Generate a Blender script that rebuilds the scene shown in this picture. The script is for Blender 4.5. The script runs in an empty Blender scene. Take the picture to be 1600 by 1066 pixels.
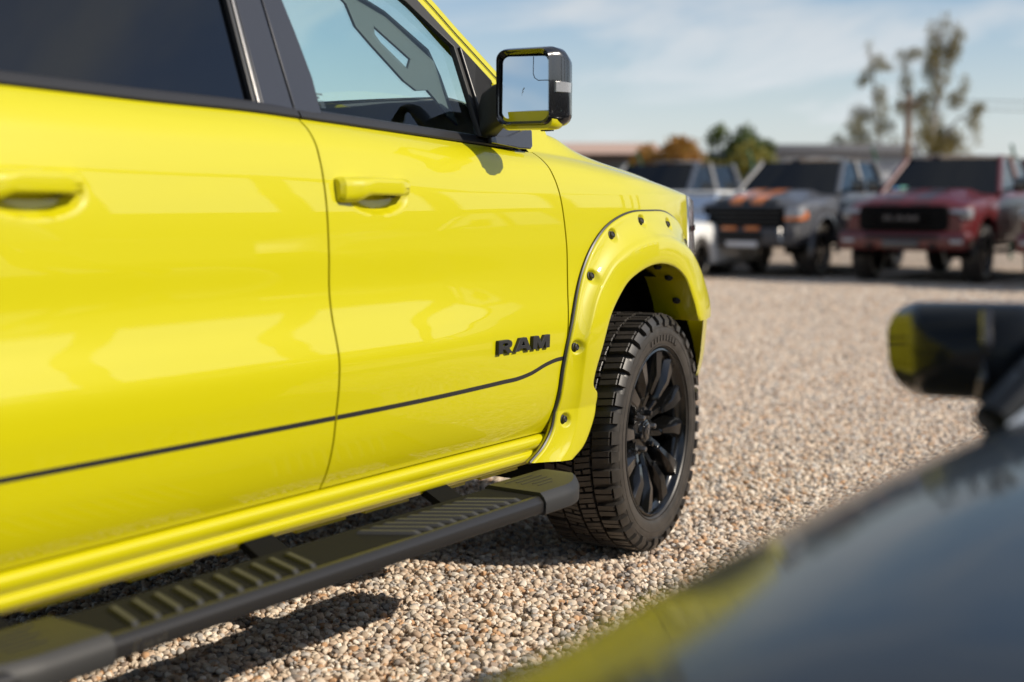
import bpy, bmesh, math, random
import numpy as np
from math import pi, sin, cos, radians, atan2, sqrt, hypot
from mathutils import Vector, Matrix, noise as mnoise

scene = bpy.context.scene
COL = scene.collection
random.seed(7)
rng = np.random.default_rng(7)

# ------------------------------------------------------------------ camera
cam_d = bpy.data.cameras.new('camera')
cam = bpy.data.objects.new('camera', cam_d)
COL.objects.link(cam)
cam.location = (2.30, -4.10, 1.24)
cam.rotation_euler = (radians(90 - 5.983), 0, radians(34.734))
cam_d.sensor_width = 36.0
cam_d.lens = 46.8
cam_d.clip_start = 0.05
cam_d.clip_end = 2000
cam_d.dof.use_dof = True
cam_d.dof.focus_distance = 4.25
cam_d.dof.aperture_fstop = 1.45
cam_d.dof.aperture_blades = 0
scene.camera = cam

# ------------------------------------------------------------------ sky and sun
SUN = Vector((1.0, 0.28, 0.70)).normalized()
sun_el = math.asin(SUN.z)
sun_az = atan2(SUN.x, SUN.y)                      # clockwise from +Y
world = bpy.data.worlds.new('World')
scene.world = world
world.use_nodes = True
nt = world.node_tree
nt.nodes.clear()
N = nt.nodes.new
L = nt.links.new
w_out = N('ShaderNodeOutputWorld')
w_bg = N('ShaderNodeBackground')
w_bg.inputs['Strength'].default_value = 0.125
sky = N('ShaderNodeTexSky')
sky.sky_type = 'NISHITA'
sky.sun_disc = False
sky.sun_elevation = sun_el
sky.sun_rotation = sun_az
sky.air_density = 1.0
sky.dust_density = 0.7
sky.ozone_density = 3.0
tc = N('ShaderNodeTexCoord')
sep = N('ShaderNodeSeparateXYZ')
L(tc.outputs['Generated'], sep.inputs[0])
def wmath(op, a, b=None):
    n = N('ShaderNodeMath'); n.operation = op
    for k, v in ((0, a), (1, b)):
        if v is None: continue
        if isinstance(v, (int, float)): n.inputs[k].default_value = v
        else: L(v, n.inputs[k])
    return n.outputs[0]
zc = wmath('ADD', wmath('MAXIMUM', sep.outputs[2], 0.0), 0.26)
comb = N('ShaderNodeCombineXYZ')
L(wmath('DIVIDE', sep.outputs[0], zc), comb.inputs[0])
L(wmath('DIVIDE', sep.outputs[1], zc), comb.inputs[1])
mp = N('ShaderNodeMapping')
mp.inputs['Rotation'].default_value = (0, 0, radians(28))
mp.inputs['Scale'].default_value = (0.55, 1.0, 1.0)
mp.inputs['Location'].default_value = (0.4, 5.2, 0)
L(comb.outputs[0], mp.inputs[0])
n1 = N('ShaderNodeTexNoise')
n1.inputs['Scale'].default_value = 2.8
n1.inputs['Detail'].default_value = 6
n1.inputs['Roughness'].default_value = 0.58
n1.inputs['Distortion'].default_value = 0.5
L(mp.outputs[0], n1.inputs['Vector'])
cr = N('ShaderNodeValToRGB')
cr.color_ramp.interpolation = 'EASE'
cr.color_ramp.elements[0].position = 0.36
cr.color_ramp.elements[0].color = (0, 0, 0, 1)
cr.color_ramp.elements[1].position = 0.70
cr.color_ramp.elements[1].color = (0.85, 0.85, 0.85, 1)
L(n1.outputs['Fac'], cr.inputs[0])
mixc = N('ShaderNodeMix')
mixc.data_type = 'RGBA'
hz = N('ShaderNodeMath'); hz.operation = 'SUBTRACT'; hz.use_clamp = True      # pale veil that thickens to the horizon
hz.inputs[0].default_value = 0.78
L(wmath('MULTIPLY', sep.outputs[2], 5.0), hz.inputs[1])
L(wmath('MAXIMUM', cr.outputs['Color'], hz.outputs[0]), mixc.inputs['Factor'])
L(sky.outputs['Color'], mixc.inputs['A'])
lum = N('ShaderNodeRGBToBW')                     # clouds take the brightness of the sky behind them
L(sky.outputs['Color'], lum.inputs[0])
cl_v = wmath('ADD', wmath('MULTIPLY', lum.outputs[0], 0.85), 2.6)
cl_c = N('ShaderNodeCombineColor')
for k, f in enumerate((0.95, 1.0, 1.045)): L(wmath('MULTIPLY', cl_v, f), cl_c.inputs[k])
L(cl_c.outputs[0], mixc.inputs['B'])
L(mixc.outputs['Result'], w_bg.inputs['Color'])
L(w_bg.outputs[0], w_out.inputs[0])

sun_d = bpy.data.lights.new('sun', 'SUN')
sun_d.energy = 4.9
sun_d.angle = radians(0.53)
sun_d.color = (1.0, 0.90, 0.76)
sun = bpy.data.objects.new('sun', sun_d)
COL.objects.link(sun)
sun.location = (20, -5, 14)
sun.rotation_euler = (-SUN).to_track_quat('-Z', 'Y').to_euler()

scene.view_settings.view_transform = 'Standard'
scene.view_settings.look = 'None'
scene.view_settings.exposure = 0.0
scene.view_settings.gamma = 1.0
scene.view_settings.use_curve_mapping = False
scene.cycles.use_denoising = True
scene.cycles.max_bounces = 10
scene.cycles.transparent_max_bounces = 16
scene.cycles.caustics_reflective = False
scene.cycles.caustics_refractive = False

# ------------------------------------------------------------------ materials
MATS = {}
def bsdf(m):
    return m.node_tree.nodes['Principled BSDF']
def mat(name, col, rough=0.5, metal=0.0, coat=0.0, coat_rough=0.03, spec=0.5, bump=None, vary=None, emit=None, ior=1.5):
    """Principled material; bump=(scale, strength, distance); vary=(scale, amount) colour mottling."""
    if name in MATS: return MATS[name]
    m = bpy.data.materials.new(name)
    m.use_nodes = True
    p = bsdf(m)
    p.inputs['Base Color'].default_value = (*col, 1)
    p.inputs['Roughness'].default_value = rough
    p.inputs['Metallic'].default_value = metal
    p.inputs['Coat Weight'].default_value = coat
    p.inputs['Coat Roughness'].default_value = coat_rough
    p.inputs['Specular IOR Level'].default_value = spec
    p.inputs['IOR'].default_value = ior
    t = m.node_tree
    if bump or vary:
        co = t.nodes.new('ShaderNodeTexCoord')
    if bump:
        no = t.nodes.new('ShaderNodeTexNoise')
        no.inputs['Scale'].default_value = bump[0]
        no.inputs['Detail'].default_value = 4
        bp = t.nodes.new('ShaderNodeBump')
        bp.inputs['Strength'].default_value = bump[1]
        bp.inputs['Distance'].default_value = bump[2]
        t.links.new(co.outputs['Object'], no.inputs['Vector'])
        t.links.new(no.outputs['Fac'], bp.inputs['Height'])
        t.links.new(bp.outputs[0], p.inputs['Normal'])
    if vary:
        nv = t.nodes.new('ShaderNodeTexNoise')
        nv.inputs['Scale'].default_value = vary[0]
        nv.inputs['Detail'].default_value = 6
        t.links.new(co.outputs['Object'], nv.inputs['Vector'])
        rp = t.nodes.new('ShaderNodeValToRGB')
        a = vary[1]
        rp.color_ramp.elements[0].position = 0.3
        rp.color_ramp.elements[1].position = 0.7
        rp.color_ramp.elements[0].color = (*[c * (1 - a) for c in col], 1)
        rp.color_ramp.elements[1].color = (*[min(1, c * (1 + a)) for c in col], 1)
        t.links.new(nv.outputs['Fac'], rp.inputs[0])
        t.links.new(rp.outputs[0], p.inputs['Base Color'])
    if emit:
        p.inputs['Emission Color'].default_value = (*emit[0], 1)
        p.inputs['Emission Strength'].default_value = emit[1]
    MATS[name] = m
    return m
def glass(name, tint, refl=1.0, ior=1.52):
    if name in MATS: return MATS[name]
    m = bpy.data.materials.new(name)
    m.use_nodes = True
    t = m.node_tree
    t.nodes.clear()
    o = t.nodes.new('ShaderNodeOutputMaterial')
    mx = t.nodes.new('ShaderNodeMixShader')
    tr = t.nodes.new('ShaderNodeBsdfTransparent')
    tr.inputs[0].default_value = (*tint, 1)
    gl = t.nodes.new('ShaderNodeBsdfGlossy')
    gl.inputs['Roughness'].default_value = 0.0
    gl.inputs['Color'].default_value = (refl, refl, refl, 1)
    fr = t.nodes.new('ShaderNodeFresnel')
    fr.inputs[0].default_value = ior
    t.links.new(fr.outputs[0], mx.inputs[0])
    t.links.new(tr.outputs[0], mx.inputs[1])
    t.links.new(gl.outputs[0], mx.inputs[2])
    t.links.new(mx.outputs[0], o.inputs[0])
    MATS[name] = m
    return m

M_paint = mat('lime_yellow_paint', (0.56, 0.512, 0.0005), rough=0.45, coat=1.0, coat_rough=0.012, spec=0.3)
bsdf(M_paint).inputs['Coat IOR'].default_value = 1.55
M_trim = mat('satin_black_trim', (0.022, 0.022, 0.024), rough=0.38, bump=(900, 0.05, 0.001))
M_trimg = mat('grey_black_applique', (0.035, 0.036, 0.042), rough=0.22, coat=0.5)
M_plastic = mat('textured_black_plastic', (0.018, 0.018, 0.018), rough=0.55, bump=(700, 0.12, 0.001))
M_gloss = mat('gloss_black', (0.008, 0.008, 0.009), rough=0.18, coat=1.0)
M_gap = mat('dark_gap', (0.006, 0.006, 0.006), rough=0.8)
M_step = mat('black_powder_coat', (0.020, 0.019, 0.019), rough=0.33, spec=0.4, bump=(1200, 0.1, 0.0004))
M_rubber = mat('tyre_rubber', (0.036, 0.032, 0.028), rough=0.42, bump=(260, 0.25, 0.0012), vary=(18, 0.35))
M_rim = mat('satin_black_alloy', (0.004, 0.004, 0.004), rough=0.2, metal=0.0, coat=0.3, coat_rough=0.06)
M_brake = mat('dark_brake_disc', (0.05, 0.048, 0.046), rough=0.5, metal=0.5)
M_chrome = mat('chrome', (0.75, 0.75, 0.76), rough=0.06, metal=1.0)
M_steel = mat('dull_steel', (0.32, 0.31, 0.30), rough=0.35, metal=1.0)
M_mirror = mat('mirror_glass', (0.86, 0.88, 0.88), rough=0.0, metal=1.0)
M_lens = mat('clear_lens', (0.30, 0.31, 0.33), rough=0.08, coat=1.0, bump=(220, 0.5, 0.002))
M_under = mat('underbody_black', (0.007, 0.007, 0.007), rough=0.85, spec=0.1)
M_pad = mat('tread_pad_rubber', (0.013, 0.013, 0.012), rough=0.8, spec=0.08, bump=(900, 0.3, 0.0008))
M_rib = mat('tread_rib_rubber', (0.045, 0.045, 0.047), rough=0.5, spec=0.3)
M_ptrim = mat('grey_pillar_trim', (0.09, 0.10, 0.11), rough=0.6)
M_inter = mat('charcoal_interior', (0.03, 0.03, 0.032), rough=0.6)
M_seat = mat('dark_seat_leather', (0.035, 0.034, 0.034), rough=0.5)
M_glass_t = glass('privacy_glass', (0.015, 0.02, 0.026), 1.0, 1.7)
M_glass_c = glass('green_tint_glass', (0.90, 0.975, 0.965))
M_etch = mat('etched_print', (0.04, 0.07, 0.09), rough=0.6)

# ------------------------------------------------------------------ helpers
def new_obj(name, me, parent=None, material=None, smooth=35):
    o = bpy.data.objects.new(name, me)
    COL.objects.link(o)
    if material is not None:
        me.materials.clear(); me.materials.append(material)
    if parent is not None: o.parent = parent
    if smooth is not None and len(me.polygons):
        me.polygons.foreach_set('use_smooth', [True] * len(me.polygons))
        if smooth < 180: me.set_sharp_from_angle(angle=radians(smooth))
    return o
def mk(name, V, F, material, parent=None, smooth=35):
    me = bpy.data.meshes.new(name)
    me.from_pydata([tuple(map(float, v)) for v in V], [], [tuple(int(i) for i in f) for f in F])
    me.update()
    return new_obj(name, me, parent, material, smooth)
def fix_normals(o):
    bm = bmesh.new(); bm.from_mesh(o.data)
    bmesh.ops.recalc_face_normals(bm, faces=bm.faces)
    bm.to_mesh(o.data); bm.free(); return o
def tag(o, label, cat, group=None):
    o['label'] = label; o['category'] = cat
    if group: o['group'] = group
    return o
def empty(name, loc=(0, 0, 0), rz=0.0):
    o = bpy.data.objects.new(name, None)
    COL.objects.link(o)
    o.location = loc; o.rotation_euler = (0, 0, rz)
    o.empty_display_size = 0.3
    return o
def copy_tree(o, parent=None):
    c = o.copy(); COL.objects.link(c); c.parent = parent
    for ch in list(o.children): copy_tree(ch, c)
    return c
def grid_faces(nr, nc, close_c=False, close_r=False, off=0):
    F = []
    for i in range(nr if close_r else nr - 1):
        for j in range(nc if close_c else nc - 1):
            a = i * nc + j; b = i * nc + (j + 1) % nc
            i2 = (i + 1) % nr
            F.append((off + a, off + b, off + i2 * nc + (j + 1) % nc, off + i2 * nc + j))
    return F
def loft(rings, cap=True, closed=True):
    """rings: list of equal-length lists of points -> V, F"""
    n = len(rings[0]); V = [p for r in rings for p in r]
    F = grid_faces(len(rings), n, close_c=closed)
    if cap and closed:
        F.append(tuple(range(n))[::-1]); F.append(tuple((len(rings) - 1) * n + k for k in range(n)))
    return V, F
def tube(path, r, n=8, cap=True):
    path = [Vector(p) for p in path]; rings = []
    rr = r if isinstance(r, (list, tuple)) else [r] * len(path)
    up = Vector((0, 0, 1))
    for i, p in enumerate(path):
        d = (path[min(i + 1, len(path) - 1)] - path[max(i - 1, 0)]).normalized()
        s = d.cross(up)
        if s.length < 1e-3: s = d.cross(Vector((0, 1, 0)))
        s.normalize(); u = s.cross(d)
        rings.append([tuple(p + (s * cos(a) + u * sin(a)) * rr[i]) for a in [2 * pi * k / n for k in range(n)]])
    return loft(rings, cap)
def rrect(cx, cy, w, h, r, k=5):
    """rounded rectangle loop in 2D, counter-clockwise"""
    pts = []
    for sx, sy, a0 in ((1, 1, 0), (-1, 1, 90), (-1, -1, 180), (1, -1, 270)):
        for q in range(k + 1):
            a = radians(a0 + 90 * q / k)
            pts.append((cx + sx * (w / 2 - r) + r * cos(a), cy + sy * (h / 2 - r) + r * sin(a)))
    return pts
def join(parts):
    V = []; F = []
    for v, f in parts:
        o = len(V); V += list(v); F += [tuple(i + o for i in q) for q in f]
    return V, F
def box(x0, x1, y0, y1, z0, z1):
    V = [(x0, y0, z0), (x1, y0, z0), (x1, y1, z0), (x0, y1, z0), (x0, y0, z1), (x1, y0, z1), (x1, y1, z1), (x0, y1, z1)]
    return V, [(0, 3, 2, 1), (4, 5, 6, 7), (0, 1, 5, 4), (1, 2, 6, 5), (2, 3, 7, 6), (3, 0, 4, 7)]
def bevel_obj(o, w=0.01, seg=2, ang=30):
    bm = bmesh.new(); bm.from_mesh(o.data)
    bmesh.ops.remove_doubles(bm, verts=bm.verts, dist=1e-5)
    ed = [e for e in bm.edges if len(e.link_faces) == 2 and e.calc_face_angle(0) > radians(ang)]
    bmesh.ops.bevel(bm, geom=ed, offset=w, segments=seg, profile=0.5, affect='EDGES', clamp_overlap=True)
    bmesh.ops.recalc_face_normals(bm, faces=bm.faces)
    bm.to_mesh(o.data); bm.free()
    o.data.polygons.foreach_set('use_smooth', [True] * len(o.data.polygons))
    o.data.set_sharp_from_angle(angle=radians(45))
    return o
def bbox_obj(name, b, material, parent=None, w=0.01, seg=2):
    V, F = box(*b)
    return bevel_obj(mk(name, V, F, material, parent), w, seg)
def extrude_obj(name, loops, depth, fn, material, parent=None, bevel=0.0, smooth=30):
    """2D loops (outer + holes) -> solid of given depth; fn(u, v, w) maps to space (w from -depth/2 to depth/2)"""
    cu = bpy.data.curves.new(name, 'CURVE'); cu.dimensions = '2D'; cu.fill_mode = 'BOTH'
    for lp in loops:
        s = cu.splines.new('POLY'); s.points.add(len(lp) - 1); s.use_cyclic_u = True
        for q, (u, v) in zip(s.points, lp): q.co = (u, v, 0, 1)
    cu.extrude = max(depth / 2 - bevel, 1e-5)
    cu.bevel_depth = bevel; cu.bevel_resolution = 1
    if bevel: cu.offset = -bevel
    ob = bpy.data.objects.new('tmp', cu)
    me = bpy.data.meshes.new_from_object(ob)
    bpy.data.objects.remove(ob); bpy.data.curves.remove(cu)
    me.name = name
    for v in me.vertices: v.co = fn(*v.co)
    me.update()
    o = new_obj(name, me, parent, material, smooth)
    return fix_normals(o)
def lathe(prof, n=64, axis_x=True, a0=0.0, a1=2 * pi):
    """prof: (radius, axial) -> surface round the x axis"""
    full = abs(a1 - a0 - 2 * pi) < 1e-6
    m = n if full else n + 1; rings = []
    for k in range(m):
        a = a0 + (a1 - a0) * k / n
        rings.append([(x, r * cos(a), r * sin(a)) for r, x in prof])
    return [p for q in rings for p in q], grid_faces(m, len(prof), close_r=full)
def sm(a, b, x):
    t = np.clip((np.asarray(x, float) - a) / (b - a), 0, 1); return t * t * (3 - 2 * t)
def spl(xs, ys):
    xs = np.array(xs, float); ys = np.array(ys, float); h = np.diff(xs); d = np.diff(ys) / h
    m = np.empty(len(xs)); m[0] = d[0]; m[-1] = d[-1]
    m[1:-1] = (d[:-1] * h[1:] + d[1:] * h[:-1]) / (h[1:] + h[:-1])
    def f(x):
        x = np.clip(np.asarray(x, float), xs[0], xs[-1]); i = np.clip(np.searchsorted(xs, x) - 1, 0, len(h) - 1)
        t = (x - xs[i]) / h[i]; a = ys[i]; b = ys[i + 1]
        return (2*t**3-3*t*t+1)*a + (t**3-2*t*t+t)*h[i]*m[i] + (-2*t**3+3*t*t)*b + (t**3-t*t)*h[i]*m[i+1]
    return f
def resample(pts, n):
    p = np.array(pts, float); s = np.r_[0, np.cumsum(np.linalg.norm(np.diff(p, axis=0), axis=1))]
    t = np.linspace(0, s[-1], n)
    return np.stack([spl(s, p[:, k])(t) for k in range(p.shape[1])], 1)

# ================================================================== lime pickup (x=0 is its right flank, +y is forward)
CX = -1.03                                          # centre plane of the truck
YB = -1.605                                         # shut line between the doors
PZ = [.36,.40,.45,.495,.541,.617,.707,.782,.849,.89,.944,1.0,1.113,1.264,1.344,1.389,1.429,1.453]
PF = [-.10,-.08,-.056,-.037,-.012,.013,.028,.0385,.0395,.0315,.0185,.0105,.010,0,-.016,-.032,-.062,-.09]
PS = [-.085,-.07,-.05,-.034,-.014,.004,.012,.016,.017,.016,.014,.012,.009,0,-.016,-.032,-.062,-.09]
_fF = spl(PZ, PF); _fS = spl(PZ, PS)
belt = spl([-5,-2.45,-2.09,-1.75,-1.6,-1.29,-1.01,-.643,-.5,-.3,0,.3,.6,.8,1.0],
           [1.49,1.476,1.465,1.458,1.451,1.436,1.422,1.404,1.398,1.385,1.352,1.318,1.28,1.25,1.2])
def taper(y):
    y = np.asarray(y, float); return -.22 * np.maximum(y + .15, 0) ** 2
def S(y, z):
    y = np.asarray(y, float); z = np.asarray(z, float)
    zb = belt(y); zz = np.where(z > 1.264, 1.264 + (z - 1.264) * (1.453 - 1.264) / (zb - 1.264), z)
    bf = 1 - .7 * sm(-1.3, -.7, y)
    a = _fS(zz) + bf * (_fF(zz) - _fS(zz))
    return np.where(z > zb, -.09 - (z - zb) * .38, a) + taper(y)
def GX(z): return -.09 - (z - 1.453) * .38          # plane of the side windows

truck = tag(empty('pickup_truck'), 'glossy lime yellow pickup truck with black side step and bolted wheel arch flares', 'pickup truck')
PAIR = {}                                            # right-hand part -> its left-hand twin
def mir(V): return [(2 * CX - v[0], v[1], v[2]) for v in V]
def both(name, V, F, m, parent=None, smooth=35):
    o = mk(name, V, F, m, parent or truck, smooth)
    PAIR[o.name] = mk(name, mir(V), [f[::-1] for f in F], m, PAIR.get(parent.name, parent) if parent else truck, smooth)
    return o

def panel(yr, yf, zb, zt, nu, nv, g=.0040, mod=None, dx=0.0):
    """door-like panel on the flank with hemmed edges; yr/yf are f(z), zb/zt are f(y)"""
    us = np.linspace(0, 1, nu); vs = np.linspace(0, 1, nv)
    yc = yr(1.0) + (yf(1.0) - yr(1.0)) * us
    Y = np.zeros((nv, nu)); Z = np.zeros((nv, nu))
    for i, v in enumerate(vs):
        z = (zb(yc) + g) + (zt(yc) - zb(yc) - 2 * g) * v
        a = yr(z) + g; b = yf(z) - g
        Y[i] = a + (b - a) * us; Z[i] = z
    X = S(Y, Z) + dx
    if mod is not None: X = X + mod(Y, Z)
    def grow(A, B, C, d, drop):
        def pad(M, s):                               # pad with copies moved outward by d along that axis
            M = np.pad(M, 1, mode='edge'); return M
        Y2 = pad(A, 0); Z2 = pad(B, 0); X2 = pad(C, 0)
        Y2[:, 0] -= d; Y2[:, -1] += d; Z2[0] -= d; Z2[-1] += d
        X2[0] -= drop; X2[-1] -= drop; X2[1:-1, 0] -= drop; X2[1:-1, -1] -= drop
        return Y2, Z2, X2
    Y, Z, X = grow(Y, Z, X, .0012, .0012)
    Y, Z, X = grow(Y, Z, X, .0002, .018)
    V = np.stack([X.ravel(), Y.ravel(), Z.ravel()], 1)
    return [tuple(v) for v in V], grid_faces(*Y.shape)
cst = lambda c: (lambda q: np.full_like(np.asarray(q, float), c))
fshut = spl([.40,.518,.57,.68,.78,.92,1.07,1.22,1.32,1.404,1.47], [-.535,-.528,-.52,-.515,-.508,-.492,-.487,-.508,-.53,-.555,-.565])
def pocket(yc, zc, ry, rz, dep):
    def f(Y, Z):
        q = ((Y - yc) / ry) ** 2 + ((Z - zc) / rz) ** 2
        return -dep * (1 - sm(.35, 1.0, q))
    return f
H_F = -1.425; H_R = H_F - 1.05                       # door handle centres
front_door = None
V, F = panel(cst(YB), fshut, cst(.499), lambda y: belt(y) - .001, 190, 170, mod=pocket(H_F + .025, 1.252, .125, .048, .022))
front_door = both('front_door', V, F, M_paint)
V, F = panel(cst(-2.70), cst(YB), cst(.499), lambda y: belt(y) - .001, 160, 170, mod=pocket(H_R + .025, 1.252, .125, .048, .022))
rear_door = both('rear_door', V, F, M_paint)
# dark structure behind the shut lines
ys = np.linspace(-2.74, -.40, 60); zs = np.linspace(.40, 1.44, 40)
Y, Z = np.meshgrid(ys, zs)
X = S(Y, Z) - .028
both('inner_structure', [tuple(v) for v in np.stack([X.ravel(), Y.ravel(), Z.ravel()], 1)], grid_faces(40, 60), M_gap)

# black body line let into the lower doors
def strip(name, ya, yb, n, parent):
    zl = spl([-3, -.86, -.77, -.705, -.617, -.563, -.49], [.7, .7, .702, .710, .731, .739, .740])
    y = np.linspace(ya, yb, n); z = zl(y); V = []
    dz = np.gradient(z, y)
    for k in range(n):
        nrm = np.array([-dz[k], 1.0]); nrm /= np.linalg.norm(nrm)
        for off, dx in ((-.0072, -.004), (-.0062, .0012), (.0062, .0012), (.0072, -.004)):
            yy = y[k] + nrm[0] * off; zz = z[k] + nrm[1] * off
            V.append((float(S(yy, zz)) + dx, yy, zz))
    both(name, V, grid_faces(n, 4), M_trim, parent)
strip('body_line', YB + .004, -.515, 120, front_door)
strip('body_line', -2.69, YB - .004, 40, rear_door)
strip('body_line', -.510, -.478, 8, None)

# rocker panel
rk = [(-.075,.506),(-.05,.4985),(-.030,.4935),(-.0225,.487),(-.021,.479),(-.024,.466),(-.0335,.4535),(-.0385,.4495),(-.0375,.4475),(-.0305,.443),(-.0285,.436),(-.031,.426),(-.0385,.4165),(-.0445,.4145),(-.046,.4115),(-.052,.406),(-.075,.400),(-.14,.397)]
rk2 = resample(rk, 60)
ys = np.linspace(-2.78, -.56, 50); V = []
for y in ys:
    for x, z in rk2: V.append((x + .004, y, z))
both('rocker_panel', V, grid_faces(50, 60), M_paint)
for k in range(7):                                   # drain flanges below the sill
    y0 = -2.45 + k * .27
    V, F = box(-.105, -.085, y0, y0 + .19, .384, .400); both('sill_flange', V, F, M_paint)
V, F = box(-.125, -.105, -.72, -.60, .378, .405); both('sill_flange', V, F, M_paint)

# front fender with the shoulder rolling over to the bonnet seam
seam_x = spl([-.55,-.33,-.22,-.1,.06,.27,.6,.8,.95], [-.150,-.150,-.165,-.180,-.192,-.215,-.30,-.37,-.44])
seam_z = spl([-.55,-.33,-.22,-.1,.06,.27,.6,.8,.95], [1.478,1.452,1.421,1.394,1.366,1.336,1.285,1.245,1.20])
def arch(y, yc=.08, a=.57, b=.67, z0=.45, low=.42):
    q = np.clip(1 - ((np.asarray(y, float) - yc) / a) ** 2, 0, None)
    return np.where(q > 0, z0 + b * np.sqrt(q), low)
nu, nv, nt_ = 170, 90, 26
rows = []
FN = .57                                             # fender front edge
tt = np.linspace(0, 1, nu) ** 1.0
for k in range(nu):
    t = tt[k]; col = []
    yb = -.50 + (FN + .50) * t
    zb = float(arch(yb)); zt = float(belt(yb))
    for v in np.linspace(0, 1, nv):
        z = zb + (zt - zb) * v
        y0 = float(fshut(z)) + .0040
        y = y0 + (FN - y0) * t
        col.append((float(S(y, z)), y, z))
    x0, y0, z0 = col[-1]; x1, z1 = float(seam_x(y0)), float(seam_z(y0))
    c0 = (x0 - .022, z0 + .020); c1 = (x1 + .035, z1 - .004)
    for w in np.linspace(0, 1, nt_)[1:]:
        a, b, c, d = (1-w)**3, 3*w*(1-w)**2, 3*w*w*(1-w), w**3
        col.append((a*x0+b*c0[0]+c*c1[0]+d*x1, y0, a*z0+b*c0[1]+c*c1[1]+d*z1))
    col.append((x1 - .002, y0, z1 - .002)); col.append((x1 - .003, y0, z1 - .025))
    rows.append(col)
first = [(p[0] - .016, p[1] - .0005, p[2]) for p in rows[0]]
rows = [first] + rows
V = [p for r in rows for p in r]
fender = both('fender', V, grid_faces(len(rows), len(rows[0])), M_paint)

# bonnet with raised centre
ny, nx = 60, 90; V = []
for i in range(ny):
    y = -.46 + i * (1.26) / (ny - 1)
    xs0, zs0 = float(seam_x(y)) - .007, float(seam_z(y))
    amp = .112 * float(1 - .70 * sm(-.05, .75, y))
    for j in range(nx):
        s = j / (nx - 1); q = abs(2 * s - 1)
        x = xs0 + (2 * CX - 2 * xs0) * s
        up = amp * (1 - float(sm(.58, 1.0, q))) + .02 * (1 - q * q) - .004 * float(sm(.97, 1.0, q))
        yy = y + (.10 * (1 - q * q) * float(sm(.2, .8, y)))
        V.append((x, yy, zs0 + up - (.022 if j in (0, nx - 1) else 0)))
bonnet = mk('bonnet', V, grid_faces(ny, nx), M_paint, truck)
# dark cowl under the bonnet and engine bay filler
V, F = box(-1.80, -.26, -.55, .70, .60, 1.17); mk('engine_bay', V, F, M_under, truck)

# nose: headlamp, bumper corner, grille
def nose_patch(name, y0, y1, zf0, zf1, curl, m, dx, n=26, k=20):
    V = []
    for i in range(n):
        t = i / (n - 1)
        for j in range(k):
            v = j / (k - 1)
            y = y0 + (y1 - y0) * t
            z = zf0(y) + (zf1(y) - zf0(y)) * v
            V.append((float(S(min(y, .98), z)) + dx - curl * max(0, t - .25) ** 2, y, z))
    return both(name, V, grid_faces(n, k), m)
nose_patch('headlamp', .576, .95, lambda y: 1.005, lambda y: float(belt(y)) - .02, .07, M_lens, .004)
nose_patch('headlamp_bezel', .60, .955, lambda y: 1.125, lambda y: 1.145, .07, M_gloss, .008)
nose_patch('headlamp_bezel', .60, .955, lambda y: 1.01, lambda y: 1.03, .07, M_gloss, .008)
nose_patch('bumper_corner', .575, .98, lambda y: .52 + .08 * max(0, y - .6), lambda y: .782, .34, M_paint, .060)
V, F = box(-1.78, -.28, .80, 1.02, .45, .88); bevel_obj(mk('bumper', V, F, M_paint, truck), .05, 3)
V, F = box(-1.72, -.34, .78, .97, .88, 1.19); bevel_obj(mk('grille', V, F, M_gloss, truck), .04, 3)
for k in range(5):
    V, F = box(-1.66, -.40, .965, .985, .915 + k * .052, .935 + k * .052); mk('grille_bar', V, F, M_trim, truck)

# ---- wheel arch flare
O_ = [(-.685,.424),(-.612,.462),(-.562,.513),(-.541,.58),(-.533,.64),(-.524,.715),(-.503,.801),(-.453,.921),(-.394,1.026),(-.325,1.104),(-.227,1.165),(-.094,1.201),(.058,1.207),(.23,1.200),(.40,1.15),(.54,1.05),(.63,.94),(.665,.86),(.67,.80)]
R_ = [(-.560,.412),(-.498,.458),(-.462,.52),(-.450,.58),(-.453,.64),(-.453,.715),(-.448,.80),(-.395,.92),(-.305,1.013),(-.235,1.055),(-.14,1.088),(-.02,1.107),(.09,1.108),(.21,1.090),(.35,1.05),(.47,.975),(.55,.885),(.585,.825),(.59,.795)]
L_ = [(-.484,.406),(-.415,.440),(-.370,.490),(-.340,.548),(-.342,.604),(-.384,.648),(-.355,.755),(-.313,.862),(-.235,.942),(-.18,.980),(-.09,1.010),(.0,1.022),(.09,1.018),(.18,1.0),(.27,.955),(.33,.88),(.36,.825),(.375,.805),(.385,.795)]
BOLTS = [(-.504,.538),(-.480,.775),(-.372,.995),(-.232,1.128),(-.030,1.172),(.205,1.158),(.40,1.09),(.55,.97),(.61,.86)]
def resample_u(pts, n):                              # knots keep matching positions from curve to curve
    p = np.array(pts, float); k = np.arange(len(p)); t = np.linspace(0, len(p) - 1, n)
    return np.stack([spl(k, p[:, q])(t) for q in range(2)], 1)
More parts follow.
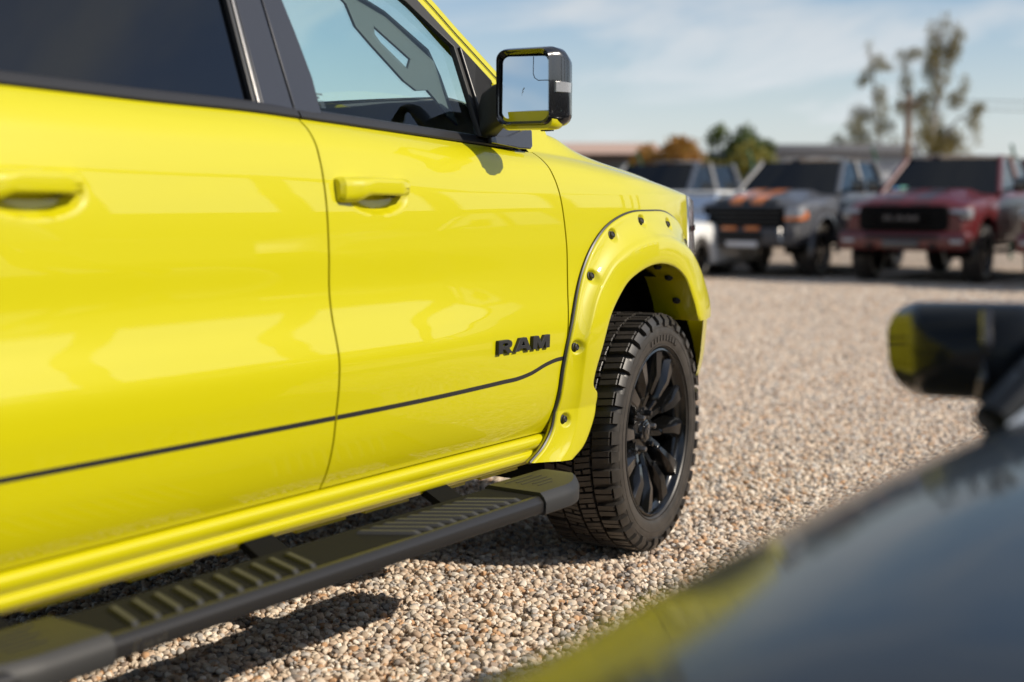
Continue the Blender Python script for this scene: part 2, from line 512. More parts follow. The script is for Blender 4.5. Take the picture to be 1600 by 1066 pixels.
def flare_geo(bolts=True, yshift=0.0, tapered=True):
    n = 420
    O = resample_u(O_, n); R = resample_u(R_, n); Lp = resample_u(L_, n)
    t = np.linspace(0, 1, n)
    hR = .036 + .030 * sm(.2, .6, t) + .020 * sm(.65, .95, t)               # how far the ridge stands off the flank
    secs = []
    def at(P, dx):
        yy, zz = P[:, 0], P[:, 1]
        base = S(yy, np.maximum(zz, .57)) if tapered else _fS(np.clip(zz, .57, 1.26))
        return np.stack([base + dx, yy + yshift, zz], 1)
    secs.append(at(O, -.010)); secs.append(at(O, .008)); 
    for f, h in ((.03, .0135), (.07, .0155)):
        secs.append(at(O + (R - O) * f, h))
    m = 22
    for k in range(1, m + 1):
        f = .07 + .78 * k / m
        secs.append(at(O + (R - O) * f, .0155 + (hR - .0155) * (.15 * f + .85 * f * f)))
    for f, g in ((.92, .935), (.97, .985)):
        secs.append(at(O + (R - O) * f, hR * g))
    for f, g in ((.0, 1.02), (.05, 1.045), (.15, 1.06), (.35, 1.08), (.55, 1.09), (.75, 1.085), (.9, 1.06), (.97, 1.02), (1.0, .96)):
        secs.append(at(R + (Lp - R) * f, hR * g))
    secs.append(at(Lp, hR * .85)); secs.append(at(Lp, hR * .4)); secs.append(at(Lp, -.03)); secs.append(at(Lp, -.10))
    A = np.stack(secs, 0)                            # (sections, n, 3)
    if bolts:
        for by, bz in BOLTS:
            d = np.sqrt((A[..., 1] - yshift - by) ** 2 + (A[..., 2] - bz) ** 2)
            A[4:28, :, 0] -= (.011 * (1 - sm(.012, .026, d)))[4:28]
    return A
def flare_at(A, y, z):
    d = (A[4:30, :, 1] - y) ** 2 + (A[4:30, :, 2] - z) ** 2
    i = np.unravel_index(np.argmin(d), d.shape); return A[4:30][i]
A = flare_geo()
V = [tuple(p) for p in A.reshape(-1, 3)]
flare = both('wheel_arch_flare', V, grid_faces(A.shape[0], A.shape[1]), M_paint)
# rubber lip between flare and fender
Op = resample_u(O_, 200)
P = [(float(S(y, max(z, .57))) + .005, y - .003, z) for y, z in Op]
V, F = tube(P, .0052, 6); both('rubber_edge', V, F, M_trim, flare)
def bolt(p, nrm, r=.0115, h=.012):
    n = Vector(nrm).normalized(); s = n.orthogonal().normalized(); u = n.cross(s); p = Vector(p); rings = []
    for hh, rr in ((-.004, r * 1.35), (.002, r * 1.3), (.003, r), (h * .8, r * .97), (h, r * .72), (h * .75, r * .5), (h * .72, .0005)):
        k = 12
        rings.append([tuple(p + n * hh + (s * cos(2*pi*q/k) + u * sin(2*pi*q/k)) * rr) for q in range(k)])
    return loft(rings)
for by, bz in BOLTS:
    p = flare_at(A, by, bz)
    V, F = bolt((p[0] + .001, p[1], p[2]), (1, 0, .35 if bz > .9 else .1)); both('flare_bolt', V, F, M_plastic, flare)
for q in (.63, .70, .77, .84):                       # bolts of the return flange inside the arch
    i = int(q * (A.shape[1] - 1)); p = A[-2, i]; c = np.array([p[0], .08, .55]); d = c - p; d[0] = 0
    V, F = bolt((p[0] + .035, p[1] + d[1] * .012, p[2] + d[2] * .012), d, .012, .008); both('flare_bolt', V, F, M_plastic, flare)
# inner wheel house
prof = [(.56, -.05), (.56, -.46), (.545, -.50), (.30, -.52)]
V, F = lathe(prof, 40, a0=.12, a1=pi + .25)
V = [(x - .02, y + .06, z * .98 + .45) for x, y, z in V]
both('wheel_house', V, F, M_under)

# ---- belt moulding, window frames, glass
def moulding(name, ya, yb, n, parent):
    V = []
    for k in range(n):
        y = ya + (yb - ya) * k / (n - 1); zb = float(belt(y)); zt = zb + .027
        x0 = float(S(y, zb - .002)); 
        V += [(x0 - .012, y, zb - .003), (x0 + .006, y, zb - .002), (x0 + .0085, y, zb + .003), (x0 - .001, y, zb + .017), (x0 - .006, y, zb + .024), (x0 - .012, y, zt), (x0 - .03, y, zt)]
    V = [(a, b, c) for a, b, c in V]
    both(name, V, grid_faces(n, 7), M_trim, parent)
moulding('belt_moulding', YB + .003, -.66, 60, front_door)
moulding('belt_moulding', -2.66, YB - .003, 60, rear_door)
def gmap(dx): return lambda u, v, w: (GX(v) + dx + w, u, v)
def gboth(name, loops, depth, dx, m, parent=None, bevel=0.0):
    o = extrude_obj(name, loops, depth, gmap(dx), m, parent or truck, bevel)
    o2 = extrude_obj(name, loops, depth, lambda u, v, w: (2 * CX - (GX(v) + dx + w), u, v), m, PAIR.get(parent.name, parent) if parent else truck, bevel)
    PAIR[o.name] = o2
    return o
bt = lambda y: float(belt(y)) + .010
gboth('rear_side_glass', [[(-2.62, bt(-2.62)), (-1.742, bt(-1.74)), (-1.728, 1.74), (-1.722, 1.885), (-2.3, 1.885), (-2.5, 1.80)]], .004, -.014, M_glass_t, rear_door)
gboth('glass_run', [[(-1.752, bt(-1.75) + .008), (-1.740, bt(-1.74) + .008), (-1.722, 1.88), (-1.734, 1.88)]], .016, -.004, M_trim, rear_door, .002)
gboth('glass_run', [[(-1.736, bt(-1.73) + .008), (-1.726, bt(-1.72) + .008), (-1.708, 1.88), (-1.718, 1.88)]], .016, -.003, M_steel, rear_door, .002)
gboth('pillar_applique', [[(-1.724, bt(-1.72) + .006), (-1.619, bt(-1.62) + .006), (-1.622, 1.90), (-1.706, 1.90)]], .014, -.001, M_trimg, rear_door, .003)
gboth('pillar_applique', [[(-1.613, bt(-1.61) + .006), (-1.517, bt(-1.52) + .006), (-1.512, 1.56), (-1.526, 1.677), (-1.540, 1.762), (-1.575, 1.90), (-1.616, 1.90)]], .014, -.001, M_trimg, front_door, .003)
gl = [(-1.528, bt(-1.52)), (-1.2, bt(-1.2)), (-.82, bt(-.82)), (-.822, 1.712), (-1.01, 1.83), (-1.2, 1.895), (-1.56, 1.90), (-1.535, 1.68), (-1.52, 1.57)]
front_glass = gboth('front_side_glass', [gl], .004, -.016, M_glass_c, front_door)
for k, (w, h) in enumerate(((.026, .0045), (.010, .006), (.022, .002), (.018, .002), (.024, .002), (.012, .002), (.020, .002))):
    z0 = 1.517 - [0, .010, .017, .021, .025, .029, .033][k]; y0 = -1.498 + [0, 0, .004, .006, .004, .008, .006][k]
    extrude_obj('etched_mark', [[(y0, z0), (y0 + w, z0), (y0 + w, z0 + h), (y0, z0 + h)]], .0006, gmap(-.0133), M_etch, front_glass)
fr = [(-.838, 1.435), (-.802, 1.43), (-.802, 1.700), (-.690, 1.602), (-.69, 1.614), (-.958, 1.842), (-1.18, 1.93), (-1.62, 1.955), (-1.62, 1.895), (-1.2, 1.885), (-1.01, 1.822), (-.838, 1.705)]
gboth('window_frame', [fr], .022, .000, M_plastic, front_door, .004)
gboth('glass_run', [[(-.822, 1.44), (-.815, 1.44), (-.815, 1.70), (-.822, 1.704)]], .012, .016, M_trim, front_door, .003)
gboth('sail_panel', [[(-.80, 1.440), (-.80, 1.698), (-.672, 1.590), (-.585, 1.470), (-.60, 1.432), (-.66, 1.430)]], .012, -.004, M_trimg, front_door, .002)
gboth('sail_base', [[(-.80, 1.416), (-.80, 1.440), (-.70, 1.440), (-.575, 1.472), (-.560, 1.462), (-.585, 1.412), (-.60, 1.403), (-.66, 1.403)]], .020, .008, M_trimg, front_door, .005)
# body-coloured pillar and roof rail
pp = [(-.515, 1.490), (-.58, 1.546), (-.654, 1.609), (-.80, 1.733), (-.937, 1.850), (-1.10, 1.925), (-1.35, 1.985), (-1.7, 2.01), (-2.1, 2.01), (-2.5, 1.985), (-2.74, 1.95)]
pp = resample(pp, 70); rings = []
gn = Vector((1, 0, .38)).normalized()
for i in range(len(pp)):
    y, z = pp[i]; a = pp[max(i - 1, 0)]; b = pp[min(i + 1, len(pp) - 1)]
    d = Vector((GX(b[1]) - GX(a[1]), b[0] - a[0], b[1] - a[1])).normalized()
    w = gn.cross(d).normalized(); p = Vector((GX(z), y, z))
    rings.append([tuple(p + w * u + gn * v) for u, v in rrect(-.012, -.022, .070, .05, .012, 3)])
V, F = loft(rings); both('pillar_and_roof_rail', V, F, M_paint)
P = [tuple(Vector((GX(z) + .004, y, z)) + Vector((0, .006, .008))) for y, z in pp[:38]]
V, F = tube(P, .0018, 5); both('pillar_seam', V, F, M_gap)
# scuttle corner filling between fender, door and pillar
V = []
for i in range(14):
    y = -.57 + i * .012
    for j in range(10):
        z = 1.395 + j * .012
        V.append((float(S(y, min(z, float(belt(y))))) - max(0, z - float(belt(y))) * .42 - .002, y, z))
both('scuttle_corner', V, grid_faces(14, 10), M_paint)
# roof skin
V = []
for i in range(24):
    y = -1.02 - i * 1.72 / 23; zr = float(np.interp(-y, [1.02, 1.35, 1.7, 2.1, 2.5, 2.74], [1.905, 1.985, 2.01, 2.01, 1.985, 1.95]))
    for j in range(20):
        q = -1 + 2 * j / 19; x = CX + (GX(zr) - .01 - CX) * q
        V.append((x, y + (.1 * (1 - q * q) if i == 0 else 0), zr + .02 + .03 * (1 - q * q)))
mk('roof', V, grid_faces(24, 20), M_paint, truck)
# windscreen
V = []
for i in range(16):
    t = i / 15
    for j in range(24):
        q = -1 + 2 * j / 23
        z = 1.46 + (1.925 - 1.46) * t; hw = GX(z) - .03 - CX
        y = -.44 + (-1.03 + .44) * t + (.22 - .12 * t) * (1 - q * q)
        V.append((CX + hw * q, y, z + .03 * t * (1 - q * q)))
mk('windscreen', V, grid_faces(16, 24), M_glass_c, truck)
# rear wall of the cab and its window
V, F = box(-1.90, -.16, -2.76, -2.73, .55, 1.48); mk('cab_back', V, F, M_paint, truck)
V, F = box(-1.74, -.32, -2.755, -2.745, 1.48, 1.96); mk('rear_window', V, F, M_glass_t, truck)
gboth('rear_pillar', [[(-2.76, bt(-2.7)), (-2.60, bt(-2.6)), (-2.48, 1.80), (-2.28, 1.90), (-2.28, 1.98), (-2.76, 1.95)]], .02, -.004, M_paint, None, .004)
# interior: dashboard, steering wheel, seats, pillar trim with grab handle, headliner, floor
dash = resample([(-.20, 1.05), (-.22, 1.34), (-.30, 1.400), (-.50, 1.415), (-.66, 1.40), (-.73, 1.34), (-.72, 1.20), (-.66, 1.0)], 30)
V = []
for i in range(20):
    x = -.17 - i * 1.72 / 19; e = 1 - .05 * abs(-1 + 2 * i / 19) ** 6
    for y, z in dash: V.append((x, y, z * e + (1 - e) * 1.0))
dashboard = mk('dashboard', V, grid_faces(20, 30), M_inter, truck)
V, F = tube([(-.30 - .12 * (k / 8), -.735, 1.35 + .035 * sin(pi * k / 8)) for k in range(9)], .004, 6); mk('vent_trim', V, F, M_chrome, dashboard)
V = []; rings = []
for k in range(32):
    a = 2 * pi * k / 32; c = Vector((-1.45, -.92, 1.36)); u = Vector((1, 0, 0)); w = Vector((0, -.4, .917))
    p = c + (u * cos(a) + w * sin(a)) * .19; o = (u * cos(a) + w * sin(a)); nn = u.cross(w)
    rings.append([tuple(p + (o * cos(b) + nn * sin(b)) * .016) for b in [2 * pi * q / 8 for q in range(8)]])
V = [p for r in rings for p in r]; mk('steering_wheel', V, grid_faces(32, 8, close_c=True, close_r=True), M_inter, truck)
for sx in (-.55, -1.51):
    for nm, b in (('seat_cushion', (sx - .26, sx + .26, -1.72, -1.20, .80, 1.0)), ('seat_back', (sx - .25, sx + .25, -1.95, -1.78, .95, 1.50)), ('headrest', (sx - .13, sx + .13, -1.97, -1.86, 1.54, 1.72))):
        bbox_obj(nm, b, M_seat, truck, .05, 3)
bbox_obj('rear_bench', (-1.80, -.26, -2.70, -2.45, .80, 1.52), M_seat, truck, .05, 3)
V, F = box(-1.86, -.20, -2.72, -.40, .56, .60); mk('cabin_floor', V, F, M_under, truck)
# pillar trim: a wide tapered shape with a slot, the grab handle
gh = [(-1.30, 1.90), (-1.02, 1.80), (-.86, 1.700), (-.84, 1.62), (-.83, 1.47), (-.872, 1.50), (-.905, 1.545), (-.93, 1.570), (-.985, 1.565), (-1.03, 1.590), (-1.13, 1.685), (-1.178, 1.735), (-1.190, 1.80), (-1.25, 1.85)]
slot = [(-1.095, 1.745), (-.968, 1.660), (-.995, 1.630), (-1.085, 1.700), (-1.100, 1.722)]
gboth('pillar_trim', [gh, slot], .012, -.075, M_ptrim, None, .003)

# ---- door handles
def handle(yc, parent):
    rings = []
    n = 26
    for i in range(n):
        t = i / (n - 1); y = yc - .142 + .272 * t
        hz = .033 - .0105 * float(sm(.18, .42, t)); zc = 1.270 + .010 * float(sm(.15, .42, t)) - .003 * t
        out = .030 + .012 * float(sm(.08, .3, t)) - .010 * float(sm(.8, 1, t)); inn = -.03 + .046 * float(sm(.26, .42, t)) - .046 * float(sm(.84, .93, t))
        e = min(1, sqrt(max(0, 1 - (1 - min(1, t / .09)) ** 2)) + .12); e2 = min(1, sqrt(max(0, 1 - (1 - min(1, (1 - t) / .07)) ** 2)) + .15)
        sc = e * e2
        x0 = float(S(y, zc))
        w = (out * (.55 + .45 * sc) - inn); cxx = x0 + inn + w / 2
        rings.append([(u, y, v) for u, v in rrect(cxx, zc, w, 2 * hz * (.80 + .20 * sc), min(w, 2 * hz) * .36, 5)])
    V, F = loft(rings); o = both('door_handle', V, F, M_paint, parent)
    V, F = box(float(S(yc, 1.29)) + .0405, float(S(yc, 1.29)) + .0425, yc - .01, yc + .115, 1.2755, 1.2775)
    both('handle_groove', V, F, M_paint, parent)
    V, F = tube([(float(S(yc, 1.245)) - .018, yc + .075, 1.262), (float(S(yc, 1.245)) + .008, yc + .075, 1.258)], .009, 10); both('handle_stop', V, F, M_plastic, parent)
handle(H_F, front_door); handle(H_R, rear_door)

# ---- badge letters
R0 = [(0,0),(.30,0),(.30,.30),(.44,.30),(.62,0),(.98,0),(.74,.37),(.86,.45),(.92,.58),(.92,.76),(.84,.92),(.68,1.0),(0,1.0)]
R1 = [(.30,.55),(.30,.76),(.56,.76),(.62,.70),(.62,.61),(.56,.55)]
A0 = [(0,0),(.36,1.0),(.80,1.0),(1.14,0),(.82,0),(.76,.19),(.38,.19),(.31,0)]
A1 = [(.46,.43),(.57,.76),(.67,.43)]
M0 = [(0,0),(.29,0),(.29,.52),(.46,0),(.68,0),(.87,.52),(.87,0),(1.18,0),(1.18,1.0),(.80,1.0),(.59,.46),(.38,1.0),(0,1.0)]
def letters(y0, z0, w, h, fn, depth, m, parent, name='badge_letter', slope=0.0):
    total = 1.0 + .12 + 1.14 + .12 + 1.18
    s = w / total; off = 0
    for lp in ([R0, R1], [A0, A1], [M0]):
        loops = [[(y0 + (off + u) * s, z0 + v * h + slope * (off + u) * s) for u, v in q] for q in lp]
        extrude_obj(name, loops, depth, fn, m, parent, .0012)
        off += (1.0 if lp[0] is R0 else 1.14) + .12
letters(-.908, .789, .284, .041, lambda u, v, w: (float(S(u, v)) + .006 + w, u, v), .012, M_plastic, front_door, slope=-.012)

# ---- door mirror
def door_mirror():
    c = Vector((.096, -.84, 1.571)); u = Vector((.985, .17, 0)); n = Vector((-.17, .985, 0)); z = Vector((0, 0, 1))
    def W(a, b, d): return tuple(c + u * a + z * b + n * d)
    rings = []
    for d, w, h, ox, oz in ((-.020, .162, .206, -.006, .0), (-.026, .168, .214, -.006, .0), (-.016, .176, .222, -.004, .0), (.004, .192, .230, .004, .0), (.030, .204, .228, .012, -.002), (.056, .196, .208, .018, -.008), (.080, .165, .176, .020, -.014), (.098, .11, .12, .016, -.02), (.104, .04, .05, .012, -.02)):
        rings.append([W(a, b, d) for a, b in rrect(ox, oz, w, h, min(w, h) * .17, 6)])
    V, F = loft(rings, cap=False)
    inner = []
    for d, w, h in ((-.020, .162, .206), (-.010, .148, .190), (.024, .144, .186)):
        inner.append([W(a, b, d) for a, b in rrect(-.006, 0, w, h, .026, 6)])
    V2, F2 = loft(inner, cap=False); V, F = join([(V, F), (V2, F2)])
    housing = mk('mirror_housing', V, F, M_gloss, truck)
    extrude_obj('mirror_glass', [rrect(-.006, 0, .138, .180, .020, 6)], .003, lambda a, b, w: W(a, b, .002 + w + a * .20 + b * .04), M_mirror, housing, .0008)
    extrude_obj('wide_angle_glass', [rrect(.038, .054, .044, .066, .016, 6)], .002, lambda a, b, w: W(a, b, -.0025 + w + a * .20 + b * .04 + (a - .038) ** 2 * 6 + (b - .054) ** 2 * 6), M_mirror, housing, .0005)
    P = [W(a, b, .0 + a * .20 + b * .04) for a, b in [(.0150, .088), (.0150, .040), (.019, .027), (.030, .0195), (.062, .0195)]]
    V, F = tube(P, .0012, 5); mk('glass_divider', V, F, M_gap, housing)
    for k in range(4):
        P = [W(-.016 - .003 * k, -.01 - .010 * k, -.003), W(-.010 - .003 * k, -.001 - .010 * k, -.003)]
        V, F = tube(P, .0012, 4); mk('warning_mark', V, F, M_lens, housing)
    # indicator lens on the outer edge
    rings = []
    for a, d in ((.090, -.010), (.0975, .000), (.1085, .020), (.1125, .040), (.110, .062), (.098, .085)):
        rings.append([W(a + e, b, d) for e, b in ((0, -.018), (.004, -.016), (.0045, .012), (0, .014), (-.02, .014), (-.02, -.018))])
    V, F = loft(rings); mk('indicator_lens', V, F, M_lens, housing)
    # body-coloured lower skirt
    rings = []
    for d, w, h in ((-.014, .156, .05), (.0, .178, .056), (.025, .19, .056), (.055, .172, .05), (.075, .13, .04)):
        rings.append([W(a, b, d) for a, b in rrect(.005, -.095, w, h, .022, 5)])
    V, F = loft(rings); mk('mirror_skirt', V, F, M_paint, housing)
    P = [W(.03, -.1235, .03), W(.05, -.1245, .022), W(.07, -.1235, .03)]
    V, F = tube(P, .003, 6); mk('puddle_lamp', V, F, M_gap, housing)
    # folding arm to the door
    rings = []
    for x, y, zc, w, h in ((.03, -.835, 1.535, .06, .12), (-.02, -.825, 1.52, .07, .13), (-.07, -.80, 1.50, .09, .13), (-.105, -.765, 1.475, .10, .10), (-.13, -.75, 1.47, .10, .09)):
        rings.append([(x, y + a, zc + b) for a, b in rrect(0, 0, w, h, .02, 4)])
    V, F = loft(rings); mk('mirror_arm', V, F, M_plastic, housing)
    return housing
dm = door_mirror()
def mirrored_tree(o, parent):
    V = mir([tuple(v.co) for v in o.data.vertices]); F = [tuple(p.vertices)[::-1] for p in o.data.polygons]
    c = mk(o.name.split('.')[0], V, F, o.data.materials[0], parent)
    for ch in list(o.children): mirrored_tree(ch, c)
mirrored_tree(dm, truck)

# ---- wheel (axis x, outer face at x = 0)
def make_tyre(blocks=True):
    prof = [(.290,-.040),(.297,-.020),(.305,-.010),(.322,-.003),(.345,.0),(.368,-.001),(.385,-.006),(.397,-.018),(.403,-.04),(.406,-.09),(.407,-.15),(.406,-.21),(.403,-.26),(.397,-.282),(.385,-.294),(.36,-.30),(.33,-.298),(.305,-.288),(.290,-.27)]
    prof = [tuple(p) for p in resample(prof, 44)]
    parts = [lathe(prof, 96)]
    for r, h in ((.309, .0045), (.352, .0015), (.374, .0015)):  # moulded rings on the sidewall
        xo = float(np.interp(r, [.30, .322, .345, .368, .385], [-.012, -.003, 0, -.001, -.006]))
        parts.append(lathe([(r - .003, xo - .003), (r - .0015, xo + h), (r + .0015, xo + h), (r + .003, xo - .003)], 96))
    def blk(pts, r0, r1, ins):
        # pts: 4 (x, angle) corners; outward extruded, top inset
        c = np.mean(pts, axis=0); V = []
        for rr, s in ((r0, 1.0), (r1 - .002, .965), (r1, .90)):
            for x, a in pts:
                xx = c[0] + (x - c[0]) * s; aa = c[1] + (a - c[1]) * s
                V.append((xx, rr * cos(aa), rr * sin(aa)))
        F = [(0,1,5,4),(1,2,6,5),(2,3,7,6),(3,0,4,7),(4,5,9,8),(5,6,10,9),(6,7,11,10),(7,4,8,11),(8,9,10,11)]
        return V, F
    n = 40; p = 2 * pi / n
    if blocks:
        for k in range(n):
            a = k * p
            for sgn in (0, 1):
                X = (lambda x: x) if sgn == 0 else (lambda x: -.30 - x)
                o = a + (p * .5 if sgn else 0)
                w = .70 if k % 2 else .62
                # shoulder lug, running over the edge onto the sidewall
                for f0, f1 in ((0, .46), (.54, 1)):  # a sipe splits every lug
                    parts.append(blk([(X(-.018), o + p * w * f0), (X(-.082), o + p * (.10 + w * f0)), (X(-.082), o + p * (.10 + w * f1)), (X(-.018), o + p * w * f1)], .398, .4215, .1))
                lo = .0 if k % 2 else .012
                V = []
                for rr, xx, f0, f1 in ((.3985, .0035, .03, w - .03), (.376 + lo, .0042, .08, w - .05), (.374 + lo, -.006, .06, w - .03), (.418, -.012, .02, w - .02), (.400, -.03, 0, w)):
                    for f in (f0, f1): V.append((X(xx) if sgn == 0 else -.30 - xx, rr * cos(o + p * f), rr * sin(o + p * f)))
                parts.append((V, [(0,1,3,2),(2,3,5,4),(0,6,7,1),(6,8,9,7),(0,2,4,8,6),(1,7,9,5,3)]))
                # inner zig-zag blocks
                o2 = o + p * .30
                # one staggered row of broad interlocking blocks on each side of the centre line
                parts.append(blk([(X(-.0875), o2 + p * .04), (X(-.146), o2 + p * .20), (X(-.1465), o2 + p * .485), (X(-.0875), o2 + p * .315)], .400, .4215, .1))
                parts.append(blk([(X(-.0875), o2 + p * .345), (X(-.1465), o2 + p * .515), (X(-.147), o2 + p * .80), (X(-.0875), o2 + p * .62)], .400, .4215, .1))
                parts.append(blk([(X(-.0875), o2 + p * .70), (X(-.118), o2 + p * .80), (X(-.116), o2 + p * 1.04), (X(-.0875), o2 + p * .96)], .400, .419, .1))
                parts.append(blk([(X(-.124), o2 + p * .86), (X(-.147), o2 + p * .90), (X(-.147), o2 + p * 1.12), (X(-.122), o2 + p * 1.06)], .400, .419, .1))
    for k in range(9):                               # raised lettering blocks on the sidewall, too worn to read
        a = radians(66 + k * 5.0); V = []
        for rr, xx in ((.325, -.004), (.326, .0022), (.346, .0026), (.347, -.004)):
            for d in (-.026, .026): V.append((xx, rr * cos(a + d), rr * sin(a + d)))
        parts.append((V, [(0, 1, 3, 2), (2, 3, 5, 4), (4, 5, 7, 6), (0, 2, 4, 6), (1, 7, 5, 3)]))
    return join(parts)
def make_wheel(detail=True, blocks=True):
    """returns the wheel (barrel) object with tyre, spokes, nuts, cap below it, built at the origin"""
    rim = [(.2975,-.020),(.297,-.011),(.2925,-.0085),(.2885,-.012),(.285,-.024),(.279,-.034),(.268,-.040),(.264,-.06),(.258,-.12),(.255,-.25),(.29,-.28)]
    V, F = lathe([tuple(p) for p in resample(rim, 40)], 96)
    wh = mk('wheel', V, F, M_rim, None)
    V, F = make_tyre(blocks); mk('tyre', V, F, M_rubber, wh, 40)
    V, F = lathe([(.0, -.20), (.175, -.20), (.178, -.205), (.178, -.22), (.0, -.225)], 48); mk('brake_disc', V, F, M_brake, wh)
    V, F = lathe([(.0, -.30), (.254, -.30), (.256, -.24)], 40); mk('barrel_back', V, F, M_under, wh)  # dark disc put in as the shade deep inside the wheel
    # spokes: six pairs of prongs
    for k in range(6):
        a0 = radians(30 + 60 * k + 8)
        parts = []
        for sg in (-1, 1):
            cl = [(.045, 5 * sg, -.070, .026, .020), (.085, 9 * sg, -.064, .022, .016), (.125, 11 * sg, -.050, .021, .015), (.168, 16.0 * sg, -.030, .027, .019), (.212, 17.0 * sg, -.017, .034, .025), (.255, 16.5 * sg, -.014, .042, .032), (.284, 16.5 * sg, -.020, .048, .040)]
            cl = resample(cl, 18); rings = []
            for q in range(len(cl)):
                r, th, xo, hb, ht = cl[q]
                a = a0 + radians(th)
                ra, ta = cl[max(q-1,0)][:2]; rb, tb = cl[min(q+1,len(cl)-1)][:2]
                pa = np.array([ra*cos(a0+radians(ta)), ra*sin(a0+radians(ta))]); pb = np.array([rb*cos(a0+radians(tb)), rb*sin(a0+radians(tb))])
                d = (pb - pa) / np.linalg.norm(pb - pa); nn = np.array([-d[1], d[0]]) * sg
                c = np.array([r*cos(a), r*sin(a)])
                sec = [(-hb, -.06), (-ht, -.012), (-ht * .75, -.003), (ht * .45, .0), (ht, -.020), (hb, -.07)]
                rings.append([(xo + dx, *(c + nn * w)) for w, dx in sec])
            parts.append(loft(rings))
        V, F = join(parts)
        sp = mk('spoke', V, F, M_rim, wh, 28)
        if detail and k % 2 == 0:
            for q in range(4):
                th = a0 + radians(17.5); c = np.array([(.222 + q * .008) * cos(th), (.222 + q * .008) * sin(th)]); t = np.array([-sin(th), cos(th)])
                p0 = c - t * .009; p1 = c + t * .006
                V, F = tube([(-.0245, *p0), (-.0245, *p1)], .0016, 4); mk('spoke_slot', V, F, M_steel, wh)
    V, F = lathe([(.0, -.052), (.034, -.052), (.040, -.055), (.043, -.064), (.052, -.066), (.088, -.070), (.092, -.080), (.09, -.12)], 48); mk('hub', V, F, M_rim, wh)
    V, F = lathe([(.0, -.047), (.026, -.047), (.030, -.049), (.031, -.055)], 32); mk('centre_cap', V, F, M_gloss, wh)
    sh = [(-.014, .014), (.014, .014), (.013, -.002), (.006, -.010), (.0, -.017), (-.006, -.010), (-.013, -.002)]
    sh2 = [(-.009, .009), (-.003, .009), (0, -.004), (.003, .009), (.009, .009), (.008, 0), (.003, -.007), (0, -.011), (-.003, -.007), (-.008, 0)]
    extrude_obj('cap_emblem', [sh2], .002, lambda u, v, w: (-.046 + w, u, v), M_steel, wh, .0003)
    for k in range(6):
        a = radians(8 + 60 * k); c = (.066 * cos(a), .066 * sin(a)); rings = []
        for x, r in ((-.075, .012), (-.058, .0115), (-.056, .0105), (-.048, .0105), (-.044, .0085), (-.043, .001)):
            rings.append([(x, c[0] + r * cos(b), c[1] + r * sin(b)) for b in [pi / 3 * q for q in range(6)]])
        V, F = loft(rings); mk('lug_nut', V, F, M_steel if k % 2 == 0 else M_rim, wh)
    return wh
wheel0 = make_wheel()
WZ = .400
def set_wheel(w, x, y, steer=0.0, flip=False, spin=0.0, parent=truck):
    w.parent = parent; w.location = (x, y, WZ); w.scale = (1.035, 1.035, 1.035)
    w.rotation_mode = 'XYZ'
    w.rotation_euler = Matrix.Rotation(steer + (pi if flip else 0), 4, 'Z').to_euler() if spin == 0 else (Matrix.Rotation(steer + (pi if flip else 0), 4, 'Z') @ Matrix.Rotation(spin, 4, 'X')).to_euler()
    return w
ST = radians(7.5)
set_wheel(wheel0, .005, .165, ST)
set_wheel(copy_tree(wheel0), 2 * CX - .005, .165, ST, True, .4)
set_wheel(copy_tree(wheel0), .005, -3.50, 0, False, 1.1)
set_wheel(copy_tree(wheel0), 2 * CX - .005, -3.50, 0, True, 2.0)

